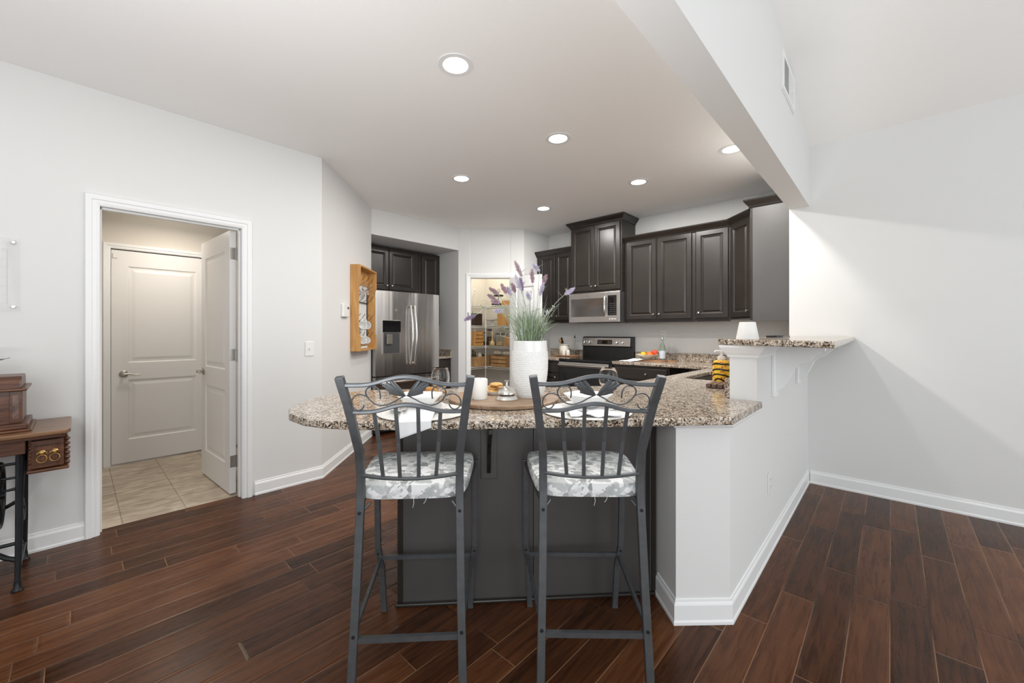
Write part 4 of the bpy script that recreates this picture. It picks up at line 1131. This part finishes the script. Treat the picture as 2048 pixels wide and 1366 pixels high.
for i in range(90):
    a = random.uniform(0,2*PI); e_ = random.uniform(.1,1.3); r_ = random.uniform(.02,.065)
    c0 = Vector((r_*math.cos(a)*math.cos(e_), r_*math.sin(a)*math.cos(e_), .06+r_*1.5*math.sin(e_)+.02))
    d = Vector((math.cos(a), math.sin(a), .5)).normalized()*.012; w_ = Vector((-math.sin(a), math.cos(a), .2))*.006
    g.add([c0-d, c0+w_, c0+d, c0-w_], [(0,1,2,3)])
o = obj('foliage', g, 'plantleaf', t, solid=.0004)
t = thing('shade', 'small white tapered shade standing on the bar top', 'lampshade', (2.66, .60, 1.2135), 0)
obj('cover', B().lathe([(.058,0),(.041,.094),(.040,.096),(.002,.096),(.002,.094),(.038,.093),(.0545,.0)], 48), 'plastic', t, smooth=30)
t = thing('shallow_tray', 'thin dark tray lying on the far end of the bar top', 'tray', (3.48, .59, 1.2135), 0)
obj('rim', B().prism(rrect(-.16,.16,-.05,.05,.03), 0, .012, [rrect(-.150,.150,-.04,.04,.025)]), 'black', t)
obj('bottom', B().prism(rrect(-.155,.155,-.045,.045,.027), 0, .003), 'black', t)

# ------------------------------------------------------------------ things on the stove side worktops
t = thing('serving_board', 'narrow wooden tray under the white crock left of the stove', 'tray', (4.86, 3.40, CT), KW)
obj('board', B().prism(rrect(-.21,.21,-.075,.075,.02), .008, .022), 'board', t, bevel=.003)
obj('foot', B().box(-.15,-.12,-.06,.06,0,.008).box(.12,.15,-.06,.06,0,.008), 'board', t)
TB = CT+.022
t = thing('utensil_crock', 'white stoneware crock full of utensils left of the stove', 'crock', (4.90, 3.455, TB), KW)
obj('crock', B().lathe([(0,0),(.066,0),(.070,.006),(.071,.115),(.064,.128),(.066,.134),(.071,.140),(.071,.148),(.066,.150),(.060,.146),(.060,.02),(0,.015)], 48), 'cream', t, smooth=True)
def utensil(label, loc, tilt, kind):
    tt = thing('utensil', label, 'utensil', loc, KW)
    tt.rotation_euler = (tilt[0], tilt[1], KW)
    obj('shaft', B().cyl((0,0,0),(0,0,.17),.004,8), 'crate' if kind == 'spoon' else 'black', tt, smooth=True)
    if kind == 'spoon': obj('bowl', B().lathe([(0,.165),(.012,.172),(.017,.19),(.013,.21),(0,.217)], 16, m=Matrix.Scale(.4,4,(0,1,0))), 'crate', tt, smooth=True)
    elif kind == 'turner': obj('blade', B().prism([(-.024,-.002),(.024,-.002),(.024,.002),(-.024,.002)], .15, .22), 'castiron', tt, bevel=.004)
    else: obj('grip', B().cyl((0,0,.15),(0,0,.235),.011,12), 'black', tt, smooth=True)
utensil('black handled tool leaning tallest out of the white crock', (4.905, 3.43, TB+.03), (0, -.34, 0), 'grip')
utensil('dark slotted turner leaning in the white crock', (4.90, 3.465, TB+.02), (.05, -.18, 0), 'turner')
utensil('wooden spoon at the left side of the white crock', (4.90, 3.485, TB+.02), (.05, -.24, 0), 'spoon')
utensil('second wooden spoon, lower and in front in the white crock', (4.88, 3.475, TB+.015), (.12, -.10, 0), 'spoon')
for nm, y, lab in (('salt_shaker', 3.405, 'left white ceramic shaker on the wooden tray by the crock'), ('pepper_shaker', 3.335, 'right white ceramic shaker with black dots near the stove')):
    t = thing(nm, lab, 'shaker', (4.82, y, TB), KW, 'white shakers by the crock')
    obj('body', B().lathe([(0,0),(.026,0),(.028,.004),(.027,.055),(.024,.066),(.016,.074),(0,.078)], 28), 'cream', t, smooth=True)
    hb = B()
    for i in range(5):
        a = i*2*PI/5; hb.lathe([(.0018,0),(.0018,.0012),(0,.0012)], 8, c=(.009*math.cos(a), .009*math.sin(a), .0755))
    obj('holes', hb, 'gasket', t)
t = thing('oil_bottle', 'clear glass oil bottle with dark pourer left of the stove', 'bottle', (4.99, 3.335, CT), 0)
obj('glass', B().lathe([(0,0),(.036,0),(.038,.004),(.038,.14),(.030,.185),(.013,.225),(.012,.270),(.014,.275),(.010,.275),(.0105,.225),(.027,.182),(.035,.14),(.035,.006),(0,.005)], 32), 'glass', t, smooth=50)
obj('pourer', B().lathe([(.011,.265),(.012,.285),(.006,.290),(.003,.32),(0,.32)], 16), 'oilcap', t, smooth=True)
t = thing('candle_stand', 'small dark iron stand beside the shakers', 'stand', (4.965, 3.262, CT), 0)
obj('ring', B().tube([(.032*math.cos(a), .032*math.sin(a), .085) for a in [2*PI*i/18 for i in range(18)]], .0025, 6, closed=True), 'castiron', t)
for k in range(3):
    a = k*2*PI/3; obj('leg', B().tube([(.032*math.cos(a), .032*math.sin(a), .085),(.022*math.cos(a), .022*math.sin(a), .04),(.036*math.cos(a), .036*math.sin(a), .002)], .0025, 6), 'castiron', t)
# fruit side
t = thing('serving_board', 'wooden board with the fruit bowl and bottle right of the stove', 'board', (4.86, 2.10, CT), KW)
obj('board', B().prism(rrect(-.19,.17,-.085,.085,.03), 0, .016), 'board', t, bevel=.004)
obj('handle', B().prism(rrect(.16,.27,-.02,.02,.018), 0, .016), 'board', t, bevel=.004)
t = thing('fruit_bowl', 'shallow cream bowl of fruit on the wooden board', 'bowl', (4.85, 2.185, CT+.016), 0)
obj('bowl', B().lathe([(0,0),(.045,0),(.050,.006),(.095,.034),(.128,.058),(.132,.063),(.126,.060),(.092,.040),(.045,.012),(0,.010)], 56, fn=lambda a, z, i: .004*math.sin(7*a)*(1 if 2 < i < 7 else 0)), 'cream', t, smooth=True)
FZ = CT+.016
for nm, x, y, z, r, mm, lab in (('lemon', 4.84, 2.228, .058, .037, 'yellow', 'yellow-orange fruit at the left of the bowl'), ('orange', 4.84, 2.145, .055, .037, 'orange', 'orange fruit at the front middle of the bowl'), ('nectarine', 4.885, 2.103, .088, .034, 'red', 'red nectarine at the right of the bowl'), ('nectarine', 4.905, 2.185, .062, .035, 'orange', 'orange-red fruit at the back of the bowl')):
    o = obj(nm, B().lathe([(0,-r*.93),(r*.35,-r*.9),(r*.7,-r*.7),(r*.95,-r*.3),(r,0),(r*.95,r*.32),(r*.7,r*.72),(r*.33,r*.93),(.004,r*.90),(0,r*.9)], 28), mm, smooth=True)
    o.location = (x, y, FZ+z); tag(o, lab, 'fruit', 'fruit in the cream bowl')
t = thing('water_bottle', 'green glass water bottle with pale blue label on the wooden board', 'bottle', (4.88, 2.005, FZ), 0)
obj('glass', B().lathe([(0,0),(.033,0),(.036,.005),(.036,.125),(.030,.165),(.014,.215),(.012,.245),(.0135,.250),(0,.250)], 32), 'glass_g', t, smooth=50)
obj('label', B().lathe([(.0363,.018),(.0366,.020),(.0366,.110),(.0363,.112)], 32), 'water', t, smooth=50)
obj('cap', B().lathe([(.0138,.242),(.0145,.246),(.0145,.266),(.012,.269),(0,.269)], 20), 'chrome', t, smooth=True)
t = thing('tumbler', 'clear glass tumbler right of the green bottle', 'glass', (4.99, 1.935, CT), 0)
obj('glass', B().lathe([(0,0),(.030,0),(.032,.004),(.038,.190),(.0365,.190),(.030,.008),(0,.007)], 32), 'glass', t, smooth=50)
t = thing('tea_towel', 'folded white tea towel on the worktop in front of the fruit bowl', 'towel', (4.60, 2.27, CT), math.radians(-12))
def tw(u, v): return (-.13+.27*u, -.085+.16*v+.02*math.sin(3*u), .004+.005*abs(math.sin(7*v+2*u))+.018*max(0,u-.62)/.38)
obj('cloth', B().grid(tw, 20, 14), 'cloth', t, smooth=True, solid=.003)

# ------------------------------------------------------------------ mug rack on the angled wall
MR = PI/4
wp = (1.936, 4.026)
t = thing('mug_rack', 'golden pine wall rack with black wire hooks on the angled wall', 'rack', (wp[0], wp[1], 1.050), MR)
RWd, RD, RH = .585, .105, .897
def side_poly(cut):
    return [(-RD*.92,0),(-RD*.92,.0)]
def side(x0, x1):
    b = B(); pr = [(-.003,0),(-RD,0),(-RD,.16),(-RD+.018,.185),(-RD+.018,.66),(-RD,.69),(-RD,RH),(-.003,RH)]
    n = len(pr); return b.add([(x0,y,z) for y,z in pr]+[(x1,y,z) for y,z in pr], [tuple(range(n))[::-1], tuple(range(n,2*n))]+[(i,(i+1)%n,(i+1)%n+n,i+n) for i in range(n)])
obj('side_board', side(0, .018), 'pine', t, bevel=.002); obj('side_board', side(RWd-.018, RWd), 'pine', t, bevel=.002)
obj('top_board', B().box(.018, RWd-.018, -RD, -.003, RH-.018, RH), 'pine', t, bevel=.002)
obj('bottom_board', B().box(.018, RWd-.018, -RD, -.003, 0, .018), 'pine', t, bevel=.002)
obj('back_rail', B().box(.018, RWd-.018, -.016, -.003, .72, RH-.018), 'pine', t)
for x in (.04, RWd-.052): obj('wire_upright', B().box(x, x+.008, -.010, -.002, .10, .72), 'black', t)
hooks_z = (.725, .520, .310, .115)
for z in hooks_z:
    cr = obj('cross_bar', B().box(.03, RWd-.03, -.016, -.008, z, z+.010), 'black', t)
    for k in range(4):
        x = .07+k*.145
        obj('hook', B().tube([(x,-.014,z+.005),(x+.002,-.050,z+.030),(x+.004,-.085,z+.085)], [.0022,.0022,.0028], 6), 'black', cr)
def mug(label, x, z, tilt, m='cream', nm='mug', yaw=0.0):
    px_, py_ = wp[0]+x*S+.055*S, wp[1]+x*S-.055*S
    tt = thing(nm, label, 'mug' if nm == 'mug' else 'glass mug', (px_, py_, z), MR, 'cups on the pine rack')
    tt.rotation_euler = (tilt, 0, MR+yaw)
    obj('cup', B().lathe([(0,0),(.030,0),(.036,.004),(.043,.020),(.044,.080),(.0405,.080),(.039,.022),(.030,.007),(0,.006)], 36), m, tt, smooth=50)
    obj('handle', B().tube(smooth2([(0,.042,.068),(0,.062,.066),(0,.070,.045),(0,.060,.024),(0,.042,.020)], 4), .005, 8), m, tt, smooth=True)
    return tt
# mugs hang mouth towards the room, handle up on the hook
mug('white mug hanging in front on the third row of rack hooks', .15, 1.310, math.radians(80), yaw=math.radians(-52), m='white')
mug('white mug hanging behind the front one on the third row', .29, 1.310, math.radians(80), yaw=math.radians(-52), m='white')
mug('white mug hanging left on the lowest row of rack hooks', .14, 1.125, math.radians(60), yaw=math.radians(-50), m='white')
mug('white mug hanging right on the lowest row of rack hooks', .27, 1.125, math.radians(60), yaw=math.radians(-50), m='white')
mug('clear glass cup hanging left on the top row of rack hooks', .10, 1.700, math.radians(70), m='glass', nm='glass_mug')
mug('clear glass cup in the middle of the top row of rack hooks', .24, 1.700, math.radians(70), m='glass', nm='glass_mug')
mug('clear glass cup hanging right on the top row of rack hooks', .37, 1.690, math.radians(70), m='glass', nm='glass_mug')

# ------------------------------------------------------------------ pantry shelves
PX, PY = 4.75, 4.95
labs = ['lowest visible white wire pantry shelf', 'white wire pantry shelf second from below', 'white wire pantry shelf third from below', 'topmost white wire pantry shelf']
for (z, lab) in zip((.666, 1.011, 1.348, 1.676), labs):
    t = thing('wire_shelf', lab, 'shelf', (0, 0, z), 0, 'white wire pantry shelves')
    lip = B().tube([(3.945,PY,0),(PX,PY,0),(PX,4.0,0)], .003, 6).tube([(3.945,PY,-.028),(PX,PY,-.028),(PX,4.0,-.028)], .003, 6)
    for i in range(32): lip.cyl((3.955+i*.025,PY,0),(3.955+i*.025,PY,-.028),.0016,4)
    for i in range(38): lip.cyl((PX,4.01+i*.025,0),(PX,4.01+i*.025,-.028),.0016,4)
    obj('front_lip', lip, 'wire', t)
    dk = B()
    for i in range(45): dk.cyl((3.955+i*.025,PY,-.002),(3.955+i*.025,5.30,-.002),.0016,4)
    for i in range(38): dk.cyl((PX,4.01+i*.025,-.002),(5.08,4.01+i*.025,-.002),.0016,4)
    dk.cyl((3.945,5.30,-.004),(5.08,5.30,-.004),.003,6).cyl((5.08,5.30,-.004),(5.08,4.0,-.004),.003,6).cyl((3.945,5.12,-.005),(PX,5.12,-.005),.0025,6).cyl((4.92,4.95,-.005),(4.92,4.0,-.005),.0025,6)
    obj('wire_deck', dk, 'wire', t)
t = thing('shelf_pole', 'white vertical pole at the corner of the pantry shelves', 'pole', (PX-.006, PY-.006, 0), 0)
obj('pole', B().cyl((0,0,0),(0,0,1.68),.008,10), 'wire', t, smooth=True)
for z in (.64,.98,1.32,1.65): obj('clip', B().box(-.012,.014,-.012,.014,z,z+.03), 'wire', t)
def crate(label, x, y, z, w_, d_, h_, rz, n=3, m='crate', nm='wooden_crate'):
    t = thing(nm, label, 'crate', (x, y, z), rz)
    obj('bottom', B().box(-w_/2, w_/2, -d_/2, d_/2, 0, .008), m, t)
    sh = h_/n
    for i in range(n):
        z0 = i*sh+.004; z1 = (i+1)*sh-(.012 if n > 1 else 0)
        obj('front_slat', B().box(-w_/2, w_/2, -d_/2-.007, -d_/2, z0, z1), m, t, bevel=.0015)
        obj('back_slat', B().box(-w_/2, w_/2, d_/2, d_/2+.007, z0, z1), m, t)
    for s in (-1, 1): obj('end_board', B().box(s*w_/2-.006, s*w_/2+.006, -d_/2, d_/2, 0, h_), m, t, bevel=.0015)
    return t
def jar(label, x, y, z, r, h_, lid, fill, fh, nm='storage_jar'):
    t = thing(nm, label, 'jar', (x, y, z), 0)
    obj('glass', B().lathe([(0,0),(r*.95,0),(r,.005),(r,h_*.86),(r*.86,h_*.92),(r*.86,h_*.95),(r*.80,h_*.95),(r*.80,h_*.91),(r*.93,h_*.85),(r*.93,.008),(0,.007)], 28), 'glass', t, smooth=50)
    if fill: obj('contents', B().lathe([(0,.009),(r*.90,.009),(r*.90,h_*fh),(0,h_*fh+.004)], 24), fill, t, smooth=50)
    obj('lid', B().lathe([(0,h_*.94),(r*.92,h_*.94),(r*.95,h_*.96),(r*.95,h_),(r*.9,h_*1.01),(0,h_*1.01)], 28), lid, t, smooth=50)
    return t
S1, S2, S3, S4 = .669, 1.014, 1.351, 1.679
# top shelf
t = thing('glass_bottle', 'clear swing-top bottle on the top pantry shelf', 'bottle', (4.645, 5.10, S4), 0)
obj('glass', B().lathe([(0,0),(.044,0),(.046,.004),(.046,.15),(.030,.19),(.016,.22),(.016,.26),(.013,.26),(.013,.22),(.027,.188),(.043,.15),(.043,.006),(0,.005)], 28), 'glass', t, smooth=50)
obj('stopper', B().lathe([(.014,.258),(.018,.262),(.018,.278),(.012,.286),(0,.287)], 20), 'white', t, smooth=True)
t = thing('glass_cloche', 'small glass cake dome on the top pantry shelf', 'cake dome', (4.885, 5.10, S4), 0)
obj('plate', B().lathe([(0,0),(.085,0),(.095,.010),(.085,.008),(0,.006)], 36), 'glass', t, smooth=True)
obj('dome', B().lathe([(.078,.008),(.080,.05),(.070,.090),(.04,.115),(.012,.122),(.012,.120),(.038,.112),(.067,.088),(.077,.05),(.075,.008)], 36), 'glass', t, smooth=True)
obj('knob', B().lathe([(.004,.12),(.005,.13),(.014,.14),(.012,.152),(0,.155)], 20), 'glass', t, smooth=True)
t = thing('tiered_stand', 'black metal tiered stand with ring handle on the top pantry shelf', 'tiered stand', (4.90, 4.79, S4), 0)
obj('lower_tier', B().lathe([(0,.02),(.12,.02),(.125,.045),(.12,.045),(.115,.026),(0,.026)], 36), 'darkbox', t, smooth=True)
obj('upper_tier', B().lathe([(0,.165),(.075,.165),(.08,.19),(.075,.19),(.07,.171),(0,.171)], 36), 'darkbox', t, smooth=True)
obj('rod', B().cyl((0,0,.0),(0,0,.235),.004,8).lathe([(.05,0),(.05,.006),(0,.02)], 20), 'black', t)
obj('ring_handle', B().tube([(.0, .028*math.cos(a), .263+.028*math.sin(a)) for a in [2*PI*i/20 for i in range(20)]], .003, 6, closed=True), 'black', t)
crate('low orange-brown wooden box on the top pantry shelf behind the flowers', 4.90, 4.56, S4, .17, .14, .08, -PI/2, 1, 'pine')
# third
t = thing('storage_box', 'dark brown box at the left of the third pantry shelf', 'box', (4.65, 5.10, S3), 0)
obj('box', B().box(-.09,.085,-.08,.10,0,.16), 'darkbox', t, bevel=.003); obj('lid', B().box(-.093,.088,-.083,.103,.16,.205), 'darkbox', t, bevel=.003)
t = thing('cake_stand', 'white cake stand on the third pantry shelf', 'cake stand', (4.90, 4.955, S3), 0)
obj('stand', B().lathe([(0,0),(.06,0),(.062,.006),(.03,.015),(.022,.05),(.03,.085),(.115,.098),(.125,.110),(.120,.112),(.11,.106),(0,.104)], 40), 'white', t, smooth=True)
crate('tall golden wooden crate on the third pantry shelf behind the flowers', 4.90, 4.64, S3, .20, .16, .20, -PI/2, 1, 'pine')
# second
crate('tall slatted pine crate at the left of the jars', 4.635, 5.08, S2, .20, .17, .245, 0, 4, 'pine')
jar('clear canister with dark lid beside the slatted crate', 4.825, 5.085, S2, .062, .225, 'castiron', 'cocoa', .30)
jar('tall slim clear jar with dark contents and lid just right of the pole', 4.905, 5.015, S2, .044, .275, 'castiron', 'cocoa', .55)
jar('small jar with copper lid and amber contents', 4.85, 4.905, S2, .054, .125, 'copper', 'cookie', .7)
jar('large glass jar of dry pasta with dark lid', 4.90, 4.73, S2, .105, .205, 'castiron', 'pasta', .38)
t = thing('pasta_bag', 'twisted bag of pasta standing by the large jar', 'bag', (4.762, 4.80, S2), 0)
obj('bag', B().lathe([(0,0),(.035,.004),(.042,.03),(.036,.06),(.016,.085),(.010,.13),(.018,.19),(.014,.235),(0,.24)], 20, fn=lambda a, z, i: .004*math.sin(4*a+z*40)), 'pasta', t, smooth=True)
crate('plain tan box at the right of the jar shelf', 4.90, 4.53, S2, .15, .14, .165, -PI/2, 1, 'crate', 'wooden_box')
# lowest
crate('wide plain wooden box holding bottles on the lowest pantry shelf', 4.72, 5.10, S1, .36, .20, .165, 0, 1, 'crate', 'wooden_box')
for x, y, r, h_, mm, lab, nm in ((4.60,5.10,.028,.27,'bottle_dark','dark green bottle leftmost in the wide wooden box','bottle'),(4.665,5.12,.024,.24,'bottle_dark','second dark bottle in the wide wooden box','bottle'),(4.735,5.08,.035,.215,'paper','rolled paper bag in the wide wooden box','paper_bag'),(4.82,5.10,.030,.19,'darkbox','dark packet at the right of the wide wooden box','packet')):
    t = thing(nm, lab, 'bottle' if nm == 'bottle' else 'bag', (x, y, S1+.008), 0)
    obj('body', B().lathe([(0,0),(r,0),(r,h_*.55),(r*.8,h_*.68),(r*.38,h_*.80),(r*.38,h_),(0,h_)] if nm == 'bottle' else [(0,0),(r,0),(r*1.1,h_*.5),(r*.9,h_*.85),(r*.5,h_),(0,h_*.97)], 20, fn=(lambda a, z, i: 0) if nm == 'bottle' else (lambda a, z, i: .003*math.sin(5*a+z*30))), mm, t, smooth=True)
crate('small wooden box just right of the pole on the lowest pantry shelf', 4.985, 5.11, S1, .10, .14, .175, -PI/2, 1, 'crate', 'wooden_box')
crate('open slatted crate with bread bags on the lowest pantry shelf', 4.90, 4.70, S1, .34, .20, .190, -PI/2, 3)
for i, (y, lab) in enumerate(((4.81,'left pale bread bag on the slatted crate'),(4.595,'right pale bread bag on the slatted crate'))):
    o = obj('bread_bag', B().lathe([(0,-.09),(.03,-.08),(.042,-.04),(.044,.03),(.03,.075),(.008,.095),(0,.10)], 20, m=Matrix.Rotation(PI/2,4,'X') @ Matrix.Scale(.8,4,(0,1,0)), fn=lambda a, z, i: .003*math.sin(6*a+z*50)), 'paper', smooth=True)
    o.location = (4.90, y, S1+.224); tag(o, lab, 'bread', 'bread bags on the crate')
# washer behind the open laundry door
t = thing('washing_machine', 'white top-load washer glimpsed behind the open laundry door', 'washing machine', (1.20, 4.78, 0), 0)
obj('cabinet', B().box(0,.66,-.02,.46,.02,.92), 'white', t, bevel=.01)
obj('lid', B().box(.03,.63,0,.34,.92,.935), 'gasket', t, bevel=.004)
obj('console', B().box(0,.66,.36,.46,.92,1.06), 'white', t, bevel=.01)
obj('foot', B().box(.03,.63,.02,.42,0,.02), 'black', t)

# ------------------------------------------------------------------ treadle sewing table
t = thing('sewing_table', 'antique treadle sewing machine table with carved drawer and iron legs', 'table', (-.47, 3.27, 0), 0)
obj('table_top', B().prism([(-.47,-.24),(.435,-.24),(.452,-.20),(.452,.215),(-.47,.215)], .738, .760), 'walnut_light', t, bevel=.006)
obj('top_edge', B().box(-.45,.43,-.225,.205,.722,.738), 'walnut', t, bevel=.004)
obj('apron', B().box(-.28,.30,-.195,.19,.655,.722), 'walnut', t, bevel=.003)
for sx in (1, -1):
    x0, x1 = (.305, .440) if sx > 0 else (-.46, -.305)
    fr = obj('drawer_housing', B().box(x0, x1, -.17, .19, .56, .722), 'walnut', t, bevel=.004)
    dr = obj('drawer', B().box(x0+.010, x1-.012, -.205, -.17, .575, .712), 'walnut', fr, bevel=.004)
    mo = B()
    for z in (.590, .597, .688, .695): mo.box(x0+.02, x1-.022, -.210, -.204, z, z+.0035)
    for x in (x0+.018, x0+.027, x1-.030, x1-.039): mo.box(x, x+.004, -.210, -.204, .585, .703)
    mo.box(x0+.045, x1-.055, -.208, -.204, .608, .680)
    obj('moulding', mo, 'walnut', dr, bevel=.001)
    be = B()
    for i in range(7): be.lathe([(0,-.006),(.005,-.003),(.006,0),(.005,.003),(0,.006)], 8, c=(x0+.010, -.207, .590+i*.018))
    obj('beading', be, 'walnut', dr, smooth=True)
    cs = B()
    for i in range(6): cs.lathe([(0,-.012),(.010,-.006),(.013,0),(.010,.006),(0,.012)], 10, c=(x1-.002 if sx > 0 else x0, -.185, .585+i*.024))
    obj('carved_corner', cs, 'walnut', fr, smooth=True)
    obj('base_moulding', B().box(x0-.003, x1+.006, -.215, .19, .555, .570), 'walnut', fr, bevel=.005)
    w_ = x1-x0
    for k in (.36, .68):
        xc = x0+w_*k
        pl = obj('drawer_pull', B().tube([(xc+.017*math.cos(a), -.220+.004*math.sin(a), .624+.018*math.sin(a)) for a in [2*PI*i/20 for i in range(20)]], .0022, 8, closed=True), 'brass', dr, smooth=True)
        obj('rosette', B().lathe([(.013,0),(.014,.002),(.009,.006),(.004,.008),(0,.008)], 20, m=Matrix.Translation((xc,-.207,.651)) @ Matrix.Rotation(PI/2,4,'X')).box(xc-.018,xc+.018,-.210,-.206,.647,.655), 'brass', pl, smooth=True)
for sx in (1, -1):
    X0 = .275*sx
    for sy, yf in ((-1, -.205), (1, .19)):
        L_ = B().tube([(X0, sy*.125, .66), (X0, sy*.14, .45), (X0, sy*.165, .25), (X0, yf, .03)], [.012,.012,.011,.010], 8)
        L_.tube([(X0+.012*sx, sy*.13, .64), (X0+.010*sx, sy*.142, .44), (X0+.008*sx, sy*.168, .24), (X0+.004*sx, yf, .04)], [.007]*4, 6)
        lg = obj('leg', L_, 'castiron', t, smooth=True)
        obj('foot', B().lathe([(0,0),(.020,0),(.022,.006),(.014,.02),(.012,.045),(0,.05)], 16, c=(X0, yf, 0)), 'castiron', lg, smooth=True)
    br = B()
    br.tube(smooth2([(X0,-.125,.62),(X0,-.06,.56),(X0,.0,.60),(X0,.06,.56),(X0,.125,.62)], 5), .008, 8)
    br.tube(smooth2([(X0,-.155,.30),(X0,-.07,.26),(X0,0,.33),(X0,.07,.26),(X0,.155,.30)], 5), .009, 8)
    br.tube(smooth2([(X0,-.13,.50),(X0,-.05,.42),(X0,.05,.38),(X0,.15,.30)], 5), .006, 8)
    br.tube(smooth2([(X0,.13,.50),(X0,.05,.42),(X0,-.05,.38),(X0,-.15,.30)], 5), .006, 8)
    br.tube([(X0,-.19,.095),(X0,.18,.095)], .009, 8)
    obj('side_scroll', br, 'castiron', t, smooth=True)
obj('brace', B().tube([(-.275,.12,.36),(0,.13,.20),(.275,.12,.36)], .010, 8).tube([(-.275,.13,.12),(.275,.13,.12)], .010, 8).tube([(.275,-.13,.12),(.235,-.12,.14),(.18,-.06,.17),(.10,0,.11),(-.275,.0,.11)], .012, 8), 'castiron', t, smooth=True)
obj('rail', B().tube([(-.275,-.12,.60),(.275,-.12,.60)], .007, 8).tube([(.16,-.11,.53),(.275,-.12,.53)], .006, 8).tube([(.205,-.12,.47),(.275,-.12,.475)], [.003,.009], 8), 'castiron', t, smooth=True)
wh = obj('flywheel', B().tube([(.205, .155*math.cos(a)-.02, .43+.155*math.sin(a)) for a in [2*PI*i/40 for i in range(40)]], .011, 10, closed=True), 'castiron', t, smooth=True)
sp = B().lathe([(.02,-.02),(.02,.02),(0,.02)], 16, m=Matrix.Translation((.205,-.02,.43)) @ Matrix.Rotation(PI/2,4,'Y'))
for k in range(5):
    a = 2*PI*k/5+.3; sp.tube([(.205,-.02,.43),(.205,-.02+.155*math.cos(a),.43+.155*math.sin(a))], .006, 6)
obj('spokes', sp, 'castiron', wh)
obj('crank_rod', B().tube([(.195,.02,.47),(.15,-.02,.13)], .006, 8).tube([(.16,-.05,.64),(.165,-.09,.40)], .006, 8), 'castiron', t, smooth=True)
obj('treadle', B().box(-.16,.12,-.11,.11,.115,.125).box(-.16,.12,-.12,-.10,.112,.130).box(-.16,.12,.10,.12,.112,.130), 'castiron', t, bevel=.004)
# wooden machine cover on the table
t = thing('machine_cover', 'antique wooden sewing machine cover box on the treadle table', 'wooden box', (-.47, 3.29, .760), 0)
obj('plinth', B().box(-.30,.320,-.190,.150,0,.012).box(-.29,.306,-.176,.138,.012,.040), 'walnut', t, bevel=.006)
obj('case', B().box(-.27,.285,-.155,.120,.040,.205), 'walnut', t, bevel=.003)
obj('end_panel', B().box(.245,.287,-.160,-.154,.045,.200), 'walnut', t, bevel=.002)
obj('end_strip', B().prism([(.255,-.1615),(.275,-.1615),(.275,-.158),(.255,-.158)], .065,.180), 'trivet', t)
lid = B(); 
for_ = [(0,.205),(.022,.207),(.026,.216),(.014,.224)]
lid.box(-.285,.303,-.173,.136,.200,.214)
pr = [(-.165,.214),(-.150,.250),(-.120,.272),(.085,.272),(.112,.250),(.125,.214)]
n = len(pr); lid.add([(-.275,y,z) for y,z in pr]+[(.283,y,z) for y,z in pr], [tuple(range(n))[::-1], tuple(range(n,2*n))]+[(i,(i+1)%n,(i+1)%n+n,i+n) for i in range(n)])
obj('lid', lid, 'walnut', t, bevel=.005)
t = thing('glass_dish', 'cut glass dish on top of the wooden machine cover', 'dish', (-.36, 3.26, 1.032), 0)
obj('dish', B().lathe([(0,0),(.05,0),(.05,.01),(.02,.02),(.03,.035),(.095,.075),(.130,.088),(.128,.092),(.09,.080),(.028,.042),(0,.036)], 36, fn=lambda a, z, i: .003*math.sin(18*a)*(1 if 4 < i < 9 else 0)), 'glass', t, smooth=True)
